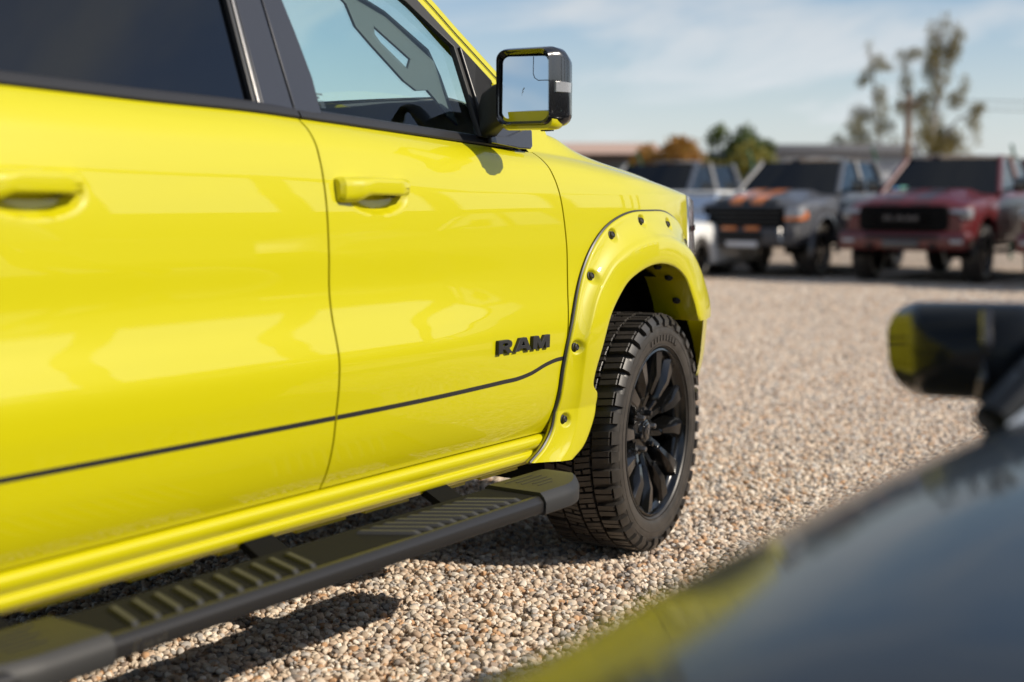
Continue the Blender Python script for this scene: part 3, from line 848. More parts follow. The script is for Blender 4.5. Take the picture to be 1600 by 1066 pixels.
# ---- side step
def side_step(sgn):
    fx = (lambda x: x) if sgn > 0 else (lambda x: 2 * CX - x)
    sec = [(.062, .362), (.252, .358), (.259, .361), (.261, .366), (.261, .389), (.2585, .3935), (.2495, .4035), (.245, .4065), (.234, .4068), (.229, .4050), (.062, .4050), (.058, .400)]
    V = []; ys = [-2.82, -.92]
    rings = [[(fx(x), y, z) for x, z in sec] for y in ys]
    V, F = loft(rings); st = fix_normals(mk('side_step', V, F, M_step, truck, 40))
    V, F = box(min(fx(.064), fx(.228)), max(fx(.064), fx(.228)), -2.52, -.94, .4040, .4064); mk('tread_pad', V, F, M_pad, st)
    def cap(y0, y1, front):
        rings = []
        n = 16
        for i in range(n):
            t = i / (n - 1); y = y0 + (y1 - y0) * t
            e = sqrt(max(0, 1 - max(0, (t - .80) / .20) ** 2)); e = .55 + .45 * e
            xo = .268 - .085 * max(0, (t - .45) / .55) ** 1.6; xi = .055
            top = .4170 - .008 * (1 - e); g = .0
            s2 = [(xi, .358), (xo - .008, .353), (xo, .358), (xo + .001, .390), (xo - .007, .405), (xo - .020, top), (xi + .012, top), (xi, top - .008)]
            rings.append([(fx(x), y, z) for x, z in s2])
        V, F = loft(rings); c = fix_normals(mk('step_end_cap', V, F, M_plastic, st, 40))
        for k in range(5):
            x = .090 + k * .024; ya = y0 + (y1 - y0) * (.16 + .05 * (k % 2) + .05 * k * .5); yb = y0 + (y1 - y0) * (.62 + (.08 if k in (1, 2, 3) else 0) - .03 * k)
            V, F = box(fx(x), fx(x) + .004 * sgn, min(ya, yb), max(ya, yb), .4155, .4185); mk('cap_groove', V, F, M_trim, st)
    cap(-1.0, -.695, True); cap(-2.50, -2.86, False)
    def rib(y_out, dy):
        # a raised bar across the tread with a chamfered outer end
        x0, x1 = .104, .236; w = .010
        V = []
        for x, h, ww in ((x0, .001, w), (x0 + .006, .0085, w), (x1 - .012, .0085, w), (x1, .0015, w)):
            y = y_out + dy * (x1 - x) / (x1 - x0)
            V += [(fx(x), y - ww, .4045), (fx(x), y - ww * .75, .4062 + h), (fx(x), y + ww * .75, .4062 + h), (fx(x), y + ww, .4045)]
        F = grid_faces(4, 4, close_c=True) + [(0, 1, 2, 3), (15, 14, 13, 12)]
        fix_normals(mk('tread_rib', V, F, M_rib, st, 30))
    for k in range(10): rib(-1.085 - k * .0495, -.085)
    for k in range(10): rib(-1.915 - k * .0565, .045)
    for yb in (-1.12, -1.83, -2.60):
        V = []
        for x, z, w in ((.16, .358, .052), (.05, .368, .052), (-.06, .42, .048), (-.14, .47, .045), (-.30, .50, .045)):
            V += [(fx(x), yb - w, z - .012), (fx(x), yb - w, z + .012), (fx(x), yb + w, z + .012), (fx(x), yb + w, z - .012)]
        mk('step_bracket', V, grid_faces(5, 4, close_c=True) + [(0, 1, 2, 3)], M_under, st, 40)
    # pale maker's mark near the rear end
    marks = [[(0,0),(.008,0),(.012,.026),(.026,.030),(.022,.036),(.006,.032)], [(.026,.004),(.034,.004),(.038,.020),(.030,.020)], [(.038,.005),(.052,.006),(.054,.020),(.042,.019)], [(.058,.006),(.070,.007),(.072,.022),(.062,.021)], [(.074,.007),(.082,.008),(.085,.030),(.079,.030)]]
    for lp in marks:
        extrude_obj('step_mark', [[(-2.455 + u, .364 + v * .75) for u, v in lp]], .001, lambda u, v, w: (fx(.2613 + w), u, v), M_steel, st)
    return st
side_step(1); side_step(-1)

# ---- bed, tailgate, rear flares, chassis
def rarch(y): return arch(y, -3.50, .57, .62, .45, .50)
V = []
for i in range(110):
    y = -4.92 + i * (4.92 - 2.735) / 109
    zb = float(rarch(y)); zt = 1.475
    for j in range(50):
        z = zb + (zt - zb) * j / 49
        V.append((float(S(y, min(z, 1.46))) - .03 * max(0, -4.75 - y) * 5, y, z))
both('bed_side', V, grid_faces(110, 50), M_paint)
A2 = flare_geo(True, -3.63, False)
V = [tuple(p) for p in A2.reshape(-1, 3)]; both('wheel_arch_flare', V, grid_faces(A2.shape[0], A2.shape[1]), M_paint)
V, F = box(-1.93, -.13, -4.95, -4.90, .60, 1.47); bevel_obj(mk('tailgate', V, F, M_paint, truck), .02)
V, F = box(-1.95, -.11, -4.90, -2.78, .78, .84); mk('bed_floor', V, F, M_plastic, truck)
V, F = box(-1.96, -.10, -4.88, -2.78, 1.46, 1.50); bevel_obj(mk('bed_cover', V, F, M_plastic, truck), .015)
V, F = box(-1.90, -.16, -5.12, -4.96, .55, .74); bevel_obj(mk('rear_bumper', V, F, M_paint, truck), .04)
for x in (-.52, -1.54):
    V, F = box(x - .05, x + .05, -4.8, .75, .50, .64); mk('chassis_rail', V, F, M_under, truck)
for y in (.165, -3.5):
    V, F = tube([(-.30, y, .40), (-1.76, y, .40)], .05, 10); mk('axle', V, F, M_under, truck)
V, F = box(-1.40, -.66, -3.0, .3, .50, .58); mk('transmission_pan', V, F, M_under, truck)
V, F = box(-1.95, -.11, -2.72, -.45, .50, .54); mk('underbody', V, F, M_under, truck)

# ================================================================== ground and gravel
def ground_material():
    m = bpy.data.materials.new('gravel_ground'); m.use_nodes = True
    t = m.node_tree; p = bsdf(m); nn = t.nodes.new; lk = t.links.new
    co = nn('ShaderNodeTexCoord')
    vo = nn('ShaderNodeTexVoronoi'); vo.inputs['Scale'].default_value = 34
    lk(co.outputs['Object'], vo.inputs['Vector'])
    rp = nn('ShaderNodeValToRGB'); e = rp.color_ramp.elements
    e[0].position = 0; e[0].color = (.24, .186, .138, 1); e[1].position = 1; e[1].color = (.66, .55, .43, 1)
    for q, c in ((.25, (.43, .33, .24)), (.5, (.55, .44, .335)), (.72, (.40, .36, .325)), (.86, (.54, .37, .24))):
        el = rp.color_ramp.elements.new(q); el.color = (*c, 1)
    rp.color_ramp.interpolation = 'CONSTANT'
    sp = nn('ShaderNodeSeparateColor'); lk(vo.outputs['Color'], sp.inputs[0]); lk(sp.outputs[0], rp.inputs[0])
    no = nn('ShaderNodeTexNoise'); no.inputs['Scale'].default_value = .35; no.inputs['Detail'].default_value = 5
    lk(co.outputs['Object'], no.inputs['Vector'])
    mr = nn('ShaderNodeMapRange'); mr.inputs['To Min'].default_value = .82; mr.inputs['To Max'].default_value = 1.12
    lk(no.outputs['Fac'], mr.inputs[0])
    mu = nn('ShaderNodeVectorMath'); mu.operation = 'SCALE'
    lk(rp.outputs['Color'], mu.inputs[0]); lk(mr.outputs[0], mu.inputs['Scale'])
    lk(mu.outputs[0], p.inputs['Base Color'])
    bp = nn('ShaderNodeBump'); bp.inputs['Strength'].default_value = .9; bp.inputs['Distance'].default_value = .02
    bp.invert = True
    lk(vo.outputs['Distance'], bp.inputs['Height']); lk(bp.outputs[0], p.inputs['Normal'])
    p.inputs['Roughness'].default_value = .9
    return m
M_ground = ground_material()
g = mk('ground', [(-350, -150, -.056), (350, -150, -.056), (350, 500, -.056), (-350, 500, -.056)], [(0, 1, 2, 3)], M_ground, None, None)
g['kind'] = 'structure'

def stone_material():
    m = bpy.data.materials.new('pebble'); m.use_nodes = True
    t = m.node_tree; p = bsdf(m); nn = t.nodes.new; lk = t.links.new
    oi = nn('ShaderNodeObjectInfo'); rp = nn('ShaderNodeValToRGB'); rp.color_ramp.interpolation = 'CONSTANT'
    cols = [tuple(min(.85, 1.2 * q) for q in cc) for cc in [(.62,.52,.41),(.50,.40,.30),(.42,.31,.22),(.56,.45,.34),(.36,.33,.30),(.66,.58,.48),(.47,.35,.25),(.30,.23,.18),(.53,.44,.35),(.48,.29,.16),(.60,.50,.39),(.22,.19,.165),(.44,.40,.36),(.55,.42,.31),(.68,.61,.52)]]
    e = rp.color_ramp.elements
    e[0].position = 0; e[0].color = (*cols[0], 1); e[1].position = 1 - 1 / len(cols); e[1].color = (*cols[-1], 1)
    for k in range(1, len(cols) - 1):
        x = e.new(k / len(cols)); x.color = (*cols[k], 1)
    lk(oi.outputs['Random'], rp.inputs[0])
    co = nn('ShaderNodeTexCoord'); no = nn('ShaderNodeTexNoise'); no.inputs['Scale'].default_value = 1.6; no.inputs['Detail'].default_value = 5
    lk(co.outputs['Object'], no.inputs['Vector'])
    mr = nn('ShaderNodeMapRange'); mr.inputs['To Min'].default_value = .72; mr.inputs['To Max'].default_value = 1.16
    lk(no.outputs['Fac'], mr.inputs[0])
    mu = nn('ShaderNodeVectorMath'); mu.operation = 'SCALE'; lk(rp.outputs[0], mu.inputs[0]); lk(mr.outputs[0], mu.inputs['Scale'])
    lk(mu.outputs[0], p.inputs['Base Color'])
    p.inputs['Roughness'].default_value = .78
    return m
M_stone = stone_material()
stones = bpy.data.collections.new('stone_shapes')
for k in range(8):
    bm = bmesh.new(); bmesh.ops.create_icosphere(bm, subdivisions=2, radius=1.0)
    sx, sy, sz = random.uniform(.85, 1.35), random.uniform(.7, 1.0), random.uniform(.5, .8)
    off = Vector((k * 7.3, k * 3.1, 1.7)); cuts = [Vector((random.gauss(0, 1), random.gauss(0, 1), random.gauss(0, 1))).normalized() for _ in range(7)]
    for v in bm.verts:
        d = v.co.normalized(); r = 1 + .22 * mnoise.noise(d * 1.3 + off)
        q = d * r
        for c in cuts:
            e = q.dot(c) - .78
            if e > 0: q = q - c * e * .85
        v.co = Vector((q.x * sx, q.y * sy, q.z * sz))
    me = bpy.data.meshes.new('stone'); bm.to_mesh(me); bm.free(); me.materials.append(M_stone)
    me.polygons.foreach_set('use_smooth', [True] * len(me.polygons)); me.set_sharp_from_angle(angle=radians(32))
    o = bpy.data.objects.new('stone', me); stones.objects.link(o)

def gravel_nodes(name, density, smin, smax, zmin, zmax, seed):
    ng = bpy.data.node_groups.new(name, 'GeometryNodeTree')
    ng.interface.new_socket('Geometry', in_out='INPUT', socket_type='NodeSocketGeometry')
    ng.interface.new_socket('Geometry', in_out='OUTPUT', socket_type='NodeSocketGeometry')
    nn = ng.nodes.new; lk = ng.links.new
    gi = nn('NodeGroupInput'); go = nn('NodeGroupOutput')
    di = nn('GeometryNodeDistributePointsOnFaces'); di.inputs['Density'].default_value = density; di.inputs['Seed'].default_value = seed
    lk(gi.outputs[0], di.inputs['Mesh'])
    rz = nn('FunctionNodeRandomValue'); rz.data_type = 'FLOAT'; rz.inputs[2].default_value = zmin; rz.inputs[3].default_value = zmax; rz.inputs['Seed'].default_value = 3
    cx = nn('ShaderNodeCombineXYZ'); lk(rz.outputs[1], cx.inputs[2])
    sp = nn('GeometryNodeSetPosition'); lk(di.outputs['Points'], sp.inputs['Geometry']); lk(cx.outputs[0], sp.inputs['Offset'])
    ci = nn('GeometryNodeCollectionInfo'); ci.inputs['Collection'].default_value = stones
    ci.inputs['Separate Children'].default_value = True; ci.inputs['Reset Children'].default_value = True
    ip = nn('GeometryNodeInstanceOnPoints'); ip.inputs['Pick Instance'].default_value = True
    lk(sp.outputs[0], ip.inputs['Points']); lk(ci.outputs[0], ip.inputs['Instance'])
    rr = nn('FunctionNodeRandomValue'); rr.data_type = 'FLOAT_VECTOR'; rr.inputs[0].default_value = (-.5, -.5, 0); rr.inputs[1].default_value = (.5, .5, 6.283); rr.inputs['Seed'].default_value = 5
    lk(rr.outputs[0], ip.inputs['Rotation'])
    rs = nn('FunctionNodeRandomValue'); rs.data_type = 'FLOAT'; rs.inputs[2].default_value = 0.0; rs.inputs[3].default_value = 1.0; rs.inputs['Seed'].default_value = 9
    pw = nn('ShaderNodeMath'); pw.operation = 'POWER'; lk(rs.outputs[1], pw.inputs[0]); pw.inputs[1].default_value = 2.2
    mr = nn('ShaderNodeMapRange'); mr.inputs['To Min'].default_value = smin; mr.inputs['To Max'].default_value = smax; lk(pw.outputs[0], mr.inputs[0])
    lk(mr.outputs[0], ip.inputs['Scale'])
    lk(ip.outputs[0], go.inputs[0])
    return ng
def gravel(name, poly, density, smin, smax, zmin, zmax, seed, label):
    o = mk(name, [(x, y, -.054) for x, y in poly], [tuple(range(len(poly)))], M_ground, None, None)
    o.modifiers.new('scatter', 'NODES').node_group = gravel_nodes(name, density, smin, smax, zmin, zmax, seed)
    o['kind'] = 'stuff'; o['label'] = label; o['category'] = 'gravel'
    return o
gravel('gravel', [(-4.6, -3.2), (1.9, -3.2), (2.7, 1.0), (1.6, 4.2), (-4.6, 4.2)], 4600, .0075, .0175, .0, .012, 1, 'loose beige and grey pebbles around the lime pickup')
gravel('gravel', [(-6.6, 4.2), (1.6, 4.2), (.4, 10.5), (-8.2, 10.5)], 2700, .010, .020, .0, .010, 2, 'beige pebbles of the open yard in front of the parked trucks')
gravel('gravel', [(-9.5, 10.5), (.5, 10.5), (.5, 17.5), (-11.5, 17.5)], 900, .014, .026, .0, .008, 3, 'far pale pebbles before the row of parked trucks')

# ================================================================== dark car in front of the camera (faces -y)
M_dark = mat('graphite_paint', (0.010, 0.012, 0.015), rough=.35, coat=.6, coat_rough=.04, spec=.05)
bsdf(M_dark).inputs['Coat IOR'].default_value = 1.28
M_glass_d = glass('car_glass', (.55, .62, .62))
car = tag(empty('dark_car', (2.60, -1.63, 0), pi), 'glossy graphite car parked nose-out beside the lime pickup', 'car')
# local: +y forward, front bumper at y = 2.25, body half width .92
hw = spl([-2.05,-1.85,-1.4,0,1.2,1.7,2.05,2.22,2.36], [.74,.84,.90,.92,.92,.91,.88,.82,.72])
cz = spl([-2.05,-1.8,-1.2,-.4,.6,1.1,1.6,1.95,2.15,2.28,2.36], [.60,.76,.82,.850,.900,.912,.910,.904,.885,.82,.64])
mz = spl([-2.05,-1.8,-1.2,-.4,.6,1.1,1.6,1.95,2.15,2.28,2.36], [.73,.90,.93,.94,.962,.955,.935,.905,.86,.775,.63])
def car_sec(y):
    w, c, m = float(hw(y)), float(cz(y)), float(mz(y))
    base = [(w*.86,.20),(w*.96,.24),(w*.995,.34),(w,.48),(w*.985,.60),(w*.972,.70),(w*.965,c-.12),(w*.95,c-.065),(w*.925,c-.022),(w*.88,c+.012),(w*.82,c+.040),(w*.74,c+.066),(w*.64,c+.086),(w*.5,c+.098),(w*.3,c+.104),(w*.15,c+.106),(0,c+.107)]
    return resample(base, 46)
V = []; ys = np.r_[np.linspace(-2.05, 1.9, 50), np.linspace(1.93, 2.36, 18)]
secs = [car_sec(y) for y in ys]
for y, s in zip(ys, secs):
    V += [(x, y, z) for x, z in s] + [(-x, y, z) for x, z in s[::-1][1:]]
n = len(secs[0]) * 2 - 1
F = grid_faces(len(ys), n); F.append(tuple(range(n))[::-1]); F.append(tuple((len(ys) - 1) * n + k for k in range(n)))
body = mk('body', V, F, M_dark, car, 50)
# wheel openings cut out of the body
cuts = []
for y in (1.38, -1.32):
    V, F = lathe([(.001, -1.2), (.345, -1.2), (.345, 1.2), (.001, 1.2)], 40)
    c = mk('cutter', [(x, yy + y, z + .31) for x, yy, z in V], F, M_dark, None); fix_normals(c); cuts.append(c)
for c in cuts:
    md = body.modifiers.new('cut', 'BOOLEAN'); md.operation = 'DIFFERENCE'; md.object = c; md.solver = 'EXACT'
dg = bpy.context.evaluated_depsgraph_get(); dg.update()
c_par = body.parent
me2 = None
for c in cuts: c.location = (0, 0, 0); c.parent = car
bpy.context.view_layer.update(); dg = bpy.context.evaluated_depsgraph_get()
me2 = bpy.data.meshes.new_from_object(body.evaluated_get(dg))
if len(me2.polygons) > 500:
    body.modifiers.clear(); body.data = me2
else: body.modifiers.clear()
for c in cuts: bpy.data.objects.remove(c)
V, F = box(-.80, .80, -1.8, 1.9, .18, .60); mk('car_underbody', V, F, M_under, car)
# cabin: pillars, roof, glass
def cab_pt(q, z):                                   # q: side -1..1
    f = (z - .93) / (1.22 - .93); return q * (.80 - .28 * f)
A_b, A_t, C_t, C_b = (.56, .93), (-.10, 1.17), (-.55, 1.16), (-1.02, .90)
for sx in (-1, 1):
    for nm, p0, p1, r in (('a_pillar', A_b, A_t, .030), ('c_pillar', C_t, C_b, .045), ('b_pillar', (-.50, 1.21), (-.56, .94), .03)):
        P = [(cab_pt(sx, p0[1] + (p1[1]-p0[1])*t), p0[0] + (p1[0]-p0[0])*t, p0[1] + (p1[1]-p0[1])*t + .05*sin(pi*t)*(nm != 'b_pillar')) for t in np.linspace(0, 1, 10)]
        V, F = tube(P, r, 8); mk(nm, V, F, M_dark, car)
    V = [(cab_pt(sx, .94), .48, .94), (cab_pt(sx, .94), -.98, .95), (cab_pt(sx, 1.19), -.56, 1.19), (cab_pt(sx, 1.19), -.10, 1.19)]
    mk('side_glass', V, [(0, 1, 2, 3)], M_glass_d, car, None)
    P = [(sx * .81, y, .935) for y in np.linspace(.56, -1.02, 12)]
    V, F = tube(P, .018, 6); mk('sill_moulding', V, F, M_trim, car)
V = []
for i in range(14):
    y = -.08 - i * .50 / 13; zz = 1.20 + .015 * sin(pi * i / 13)
    for j in range(14):
        q = -1 + 2 * j / 13; V.append((cab_pt(q, 1.22), y, zz + .03 * (1 - q * q)))
mk('roof', V, grid_faces(14, 14), M_dark, car)
for nm, a, b in (('windscreen', (.60, .935), (-.08, 1.20)), ('rear_window', (-1.04, .94), (-.56, 1.20))):
    V = []
    for i in range(10):
        t = i / 9; y = a[0] + (b[0]-a[0])*t; z = a[1] + (b[1]-a[1])*t + .045*sin(pi*t)
        for j in range(14):
            q = -1 + 2*j/13; V.append((cab_pt(q, z) * .97, y + (.14 * (1-q*q) if nm == 'windscreen' else -.05*(1-q*q)) * (1 - .5*t), z + .015*(1-q*q)))
    mk(nm, V, grid_faces(10, 14), M_glass_d, car)
V, F = box(-.72, .72, .20, .58, .80, .925); mk('scuttle', V, F, M_plastic, car)
for x in (-.38, .38):
    bbox_obj('car_seat', (x - .24, x + .24, -.70, -.56, .50, 1.04), M_seat, car, .06, 3)
# door mirrors: shell with a flat glass behind
for sx in (-1, 1):
    rings = []
    for d, w, h, oz in ((-.055, .255, .125, .0), (-.06, .268, .135, 0), (-.03, .288, .155, 0), (.0, .295, .16, 0), (.035, .28, .15, 0), (.065, .235, .118, -.002), (.085, .15, .07, -.004), (.092, .03, .02, -.004)):
        lp = rrect(0, 0, w, h, h * .40, 7)
        rings.append([(sx * (.915 + a + .012 * b / .1 - .03 * max(0, a / .12) ** 2 * (d > 0)), .265 + d - .35 * max(0, a) ** 1.0 * .5, 1.000 + oz + b + .10 * (-a if False else 0) - .10 * max(0, a - .02)) for a, b in lp])
    V, F = loft(rings); ms = fix_normals(mk('mirror_shell', V, F, M_dark, car, 60))
    V, F = tube([(sx * (.875), .335, 1.068), (sx * .866, .36, 1.02), (sx * .868, .36, .965), (sx * .88, .335, .93)], .009, 6); mk('mirror_trim', V, F, M_trimg, ms)
    V, F = tube([(sx * .76, .32, .915), (sx * .82, .305, .935), (sx * .90, .285, .96)], [.035, .035, .03], 8); mk('mirror_stalk', V, F, M_gloss, ms)
# lamps, grille, plate holder on the nose
for sx in (-1, 1):
    V = []
    for i in range(8):
        for j in range(6):
            y = 2.12 + .16 * i / 7; w = float(hw(y)); z = .60 + .10 * j / 5
            V.append((sx * (w * .985 + .004), y, z))
    mk('headlamp', V, grid_faces(8, 6), M_lens, car)
V, F = box(-.42, .42, 2.31, 2.38, .36, .58); bevel_obj(mk('front_grille', V, F, M_gloss, car), .02)
# wheels
def small_wheel(r=.325, w=.22):
    prof = [(r*.66,-.02),(r*.70,-.004),(r*.82,0),(r*.94,-.008),(r,-.03),(r,-w+.03),(r*.94,-w+.008),(r*.7,-w)]
    V, F = lathe([tuple(p) for p in resample(prof, 24)], 48); wh = mk('wheel', V, F, M_rubber, None)
    parts = [lathe([(r*.68,-.012),(r*.655,-.010),(r*.63,-.03),(r*.60,-.12)], 48)]
    V, F = join(parts); mk('rim', V, F, M_rim, wh)
    V, F = lathe([(0, -.12), (r*.61, -.12)], 32); mk('barrel_back', V, F, M_under, wh)  # dark disc standing in for shade behind the spokes
    for k in range(5):
        a = 2*pi*k/5; rings = []
        for rr, hwid in ((r*.08, .030), (r*.35, .024), (r*.66, .034)):
            c = (rr*cos(a), rr*sin(a)); t = (-sin(a), cos(a))
            rings.append([(x, c[0]+t[0]*s, c[1]+t[1]*s) for x, s in ((-.06, -hwid), (-.022, -hwid*.7), (-.022, hwid*.7), (-.06, hwid))])
        V, F = loft(rings); mk('spoke', V, F, M_rim, wh)
    return wh
cw = small_wheel()
for i, (x, y) in enumerate(((.91, 1.38), (-.91, 1.38), (.91, -1.32), (-.91, -1.32))):
    w = cw if i == 0 else copy_tree(cw)
    w.parent = car; w.location = (x, y, .295); w.rotation_euler = (0, 0, 0 if x > 0 else pi)

# ================================================================== row of parked pickups (local: +y forward, x = 0 centre)
M_glass_b = glass('truck_glass', (.12, .15, .14), .07)
M_glass_s = glass('truck_side_glass', (.32, .40, .42))
M_amber = mat('amber_lens', (.75, .20, .02), rough=.15, coat=1.0)
M_orange = mat('orange_stripe', (.62, .17, .02), rough=.35, coat=.8)
M_white = mat('white_paint', (.78, .78, .76), rough=.3, coat=.8)
M_plate = mat('number_plate', (.62, .63, .66), rough=.4)
M_sticker = mat('window_sticker', (.22, .55, .42), rough=.6)
M_sticker2 = mat('window_sticker_blue', (.12, .35, .62), rough=.6)

def big_wheel():
    r, w = .42, .29
    prof = [(r*.64,-.02),(r*.68,-.004),(r*.82,0),(r*.94,-.008),(r,-.035),(r,-w+.035),(r*.94,-w+.008),(r*.68,-w)]
    V, F = lathe([tuple(p) for p in resample(prof, 24)], 48)
    parts = [(V, F)]
    for k in range(36):
        a = 2*pi*k/36; b = a + .11
        V = [(x, rr*cos(t), rr*sin(t)) for rr in (r-.004, r+.012) for x, t in ((-.012, a), (-.10, a+.03), (-.10, b+.03), (-.012, b))]
        parts.append((V, [(4,5,6,7),(0,1,5,4),(1,2,6,5),(2,3,7,6),(3,0,4,7)]))
    V, F = join(parts); wh = mk('wheel', V, F, M_rubber, None)
    V, F = lathe([(r*.66,-.012),(r*.64,-.008),(r*.61,-.03),(r*.58,-.14),(0,-.14)], 48); mk('rim', V, F, M_rim, wh)
    for k in range(6):
        a = 2*pi*k/6; rings = []
        for rr, hwid in ((r*.06, .035), (r*.35, .030), (r*.64, .045)):
            c = (rr*cos(a), rr*sin(a)); t = (-sin(a), cos(a))
            rings.append([(x, c[0]+t[0]*s, c[1]+t[1]*s) for x, s in ((-.07, -hwid), (-.022, -hwid*.7), (-.022, hwid*.7), (-.07, hwid))])
        V, F = loft(rings); mk('spoke', V, F, M_rim, wh)
    return wh
bw0 = big_wheel(); bw_used = [False]

def bg_pickup(loc, label, paint, style, group):
    t = tag(empty('parked_pickup', loc, pi), label, 'pickup truck', group)
    t.scale = (1.04, 1.04, 1.05)
    FW, RW = 1.98, -1.72
    # flanks with wheel openings, bonnet, bed: lofted shell
    hwid = spl([-2.9,-2.6,0,1.5,2.3,2.7,2.9], [.96,1.0,1.0,1.0,.99,.95,.86])
    top = spl([-2.9,1.2,1.5,2.2,2.6,2.8,2.9], [1.33,1.33,1.30,1.25,1.20,1.12,1.02])
    ctr = spl([-2.9,1.2,1.5,2.2,2.6,2.8,2.9], [1.33,1.33,1.40,1.335,1.27,1.17,1.04])
    def low(y):
        z = .58
        for c in (FW, RW):
            q = 1 - ((y - c) / .54) ** 2
            if q > 0: z = max(z, .43 + .56 * sqrt(q))
        return z
    ys = sorted(set(np.round(np.r_[np.linspace(-2.9, 2.9, 90), FW-.54, FW+.54, RW-.54, RW+.54], 4)))
    rows = []
    for y in ys:
        w = float(hwid(y)); tz = float(top(y)); cz_ = float(ctr(y)); lz = min(low(y), tz - .12)
        s = [(w*.93, lz), (w*.985, lz+.015), (w, lz+(tz-lz)*.35), (w*.995, lz+(tz-lz)*.6), (w*.975, tz-.10), (w*.95, tz-.045), (w*.90, tz-.01), (w*.84, tz), (w*.70, tz+(cz_-tz)*.35), (w*.6, tz+(cz_-tz)*.9), (w*.3, cz_), (0, cz_)]
        rows.append([(x, y, z) for x, z in s] + [(-x, y, z) for x, z in s[::-1][1:]])
    V = [p for r in rows for p in r]; n = len(rows[0])
    F = grid_faces(len(rows), n) + [tuple(range(n)), tuple((len(rows)-1)*n + k for k in range(n))[::-1]]
    mk('body', V, F, paint, t, 40)
    V, F = box(-.88, .88, -2.8, 2.6, .50, 1.0); 
    mk('underbody', [(x*(.62 if False else 1), y, z) for x, y, z in box(-.60, .60, -2.8, 2.7, .48, .98)[0]], F, M_under, t)
    for c in (FW, RW):
        for sx in (-1, 1):
            V, F = lathe([(.545, 0), (.545, -.35), (.2, -.36)], 24, a0=-.1, a1=pi+.1)
            mk('wheel_house', [(sx*(x+.90), y+c, z+.43) for x, y, z in V], F, M_under, t)
            if style == 'raptor' or style == 'dark':
                ring = []
                for k in range(25):
                    a = -.12 + (pi + .24)*k/24
                    for rr, xx in ((.60, .985), (.59, 1.045), (.54, 1.06), (.52, 1.0)): ring.append((sx*xx, c+rr*cos(a), .43+rr*sin(a)))
                mk('arch_flare', ring, grid_faces(25, 4), paint, t)
            if bw_used[0]: w = copy_tree(bw0)
            else: w = bw0; bw_used[0] = True
            w.parent = t; w.location = (sx*.985, c, .425); w.rotation_euler = (0, 0, 0 if sx > 0 else pi)
    # cab
    def cp(q, z):
        f = (z-1.33)/(1.94-1.33); return q*(.93-.20*f)
    zb, zt = 1.33, 1.94
    yA0, yA1, yC1, yC0 = 1.28, .52, -.98, -1.16
    def bar(nm, p0, p1, r, sx, m=paint):
        P = [(cp(sx, p0[1]+(p1[1]-p0[1])*q), p0[0]+(p1[0]-p0[0])*q, p0[1]+(p1[1]-p0[1])*q) for q in (0, .5, 1)]
        V, F = tube(P, r, 8); mk(nm, V, F, m, t)
    for sx in (-1, 1):
        bar('a_pillar', (yA0, zb-.02), (yA1, zt-.03), .045, sx); bar('b_pillar', (.02, zb), (.0, zt-.03), .05, sx, paint); bar('c_pillar', (yC0+.05, zb), (yC1+.03, zt-.03), .075, sx)
        V = [(cp(sx, 1.34), yA0-.08, 1.345), (cp(sx, 1.34), .05, 1.345), (cp(sx, 1.88), .05, 1.885), (cp(sx, 1.88), yA1+.03, 1.885)]
        mk('front_side_window', V, [(0, 1, 2, 3)], M_glass_s, t, None)
        V = [(cp(sx, 1.34), -.05, 1.345), (cp(sx, 1.34), yC0+.12, 1.345), (cp(sx, 1.88), yC1+.1, 1.885), (cp(sx, 1.88), -.05, 1.885)]
        mk('rear_side_window', V, [(0, 1, 2, 3)], M_glass_s, t, None)
        P = [(sx*1.012, .35, 1.14), (sx*1.03, .28, 1.145), (sx*1.03, .17, 1.145), (sx*1.012, .12, 1.14)]
        V, F = tube(P, .018, 6); mk('door_handle', V, F, paint, t)
        for yy in (1.12, .0, -1.12):
            V, F = tube([(sx*1.004, yy, .62), (sx*1.004, yy+.01, 1.0), (sx*.965, yy, 1.28)], .004, 4); mk('door_seam', V, F, M_gap, t)
        bbox_obj('door_mirror', (min(sx*1.06, sx*1.28), max(sx*1.06, sx*1.28), .86, .98, 1.36, 1.58), M_gloss if style != 'red' else M_gloss, t, .03, 3)
        V, F = tube([(sx*.93, .95, 1.38), (sx*1.10, .93, 1.42)], .03, 6); mk('mirror_arm', V, F, M_plastic, t)
        V, F = box(min(sx*.86, sx*1.08), max(sx*.86, sx*1.08), RW+.75, FW-.75, .42, .48); mk('side_step', V, F, M_step, t)
    V = []
    for i in range(10):
        y = yA1+.05 - i*(yA1-yC1+.08)/9; zz = zt - .03 + .04*sin(pi*(i+.6)/10.2)
        for j in range(12):
            q = -1+2*j/11; V.append((cp(q, 1.92), y, zz+.025*(1-q*q)))
    mk('roof', V, grid_faces(10, 12), paint, t)
    for nm, a, b in (('windscreen', (yA0, zb-.01), (yA1+.02, zt-.05)), ('rear_window', (yC0+.04, zb), (yC1+.03, zt-.05))):
        V = []
        for i in range(8):
            q = i/7; y = a[0]+(b[0]-a[0])*q; z = a[1]+(b[1]-a[1])*q
            for j in range(12):
                s = -1+2*j/11; V.append((cp(s, z)*.96, y+(.10*(1-s*s) if nm == 'windscreen' else 0), z))
        mk(nm, V, grid_faces(8, 12), M_glass_b, t)
    bbox_obj('dashboard', (-.8, .8, .75, 1.15, 1.1, 1.36), M_inter, t, .04)
    for x in (-.42, .42):
        bbox_obj('seat', (x-.25, x+.25, -.35, -.15, .9, 1.55), M_seat, t, .06); bbox_obj('headrest', (x-.13, x+.13, -.35, -.24, 1.58, 1.74), M_seat, t, .04)
    bbox_obj('cab_back', (-.85, .85, -1.2, -1.1, .8, 1.36), paint, t, .02)
    bbox_obj('bed_cover', (-.92, .92, -2.85, -1.2, 1.30, 1.36), M_plastic, t, .02)
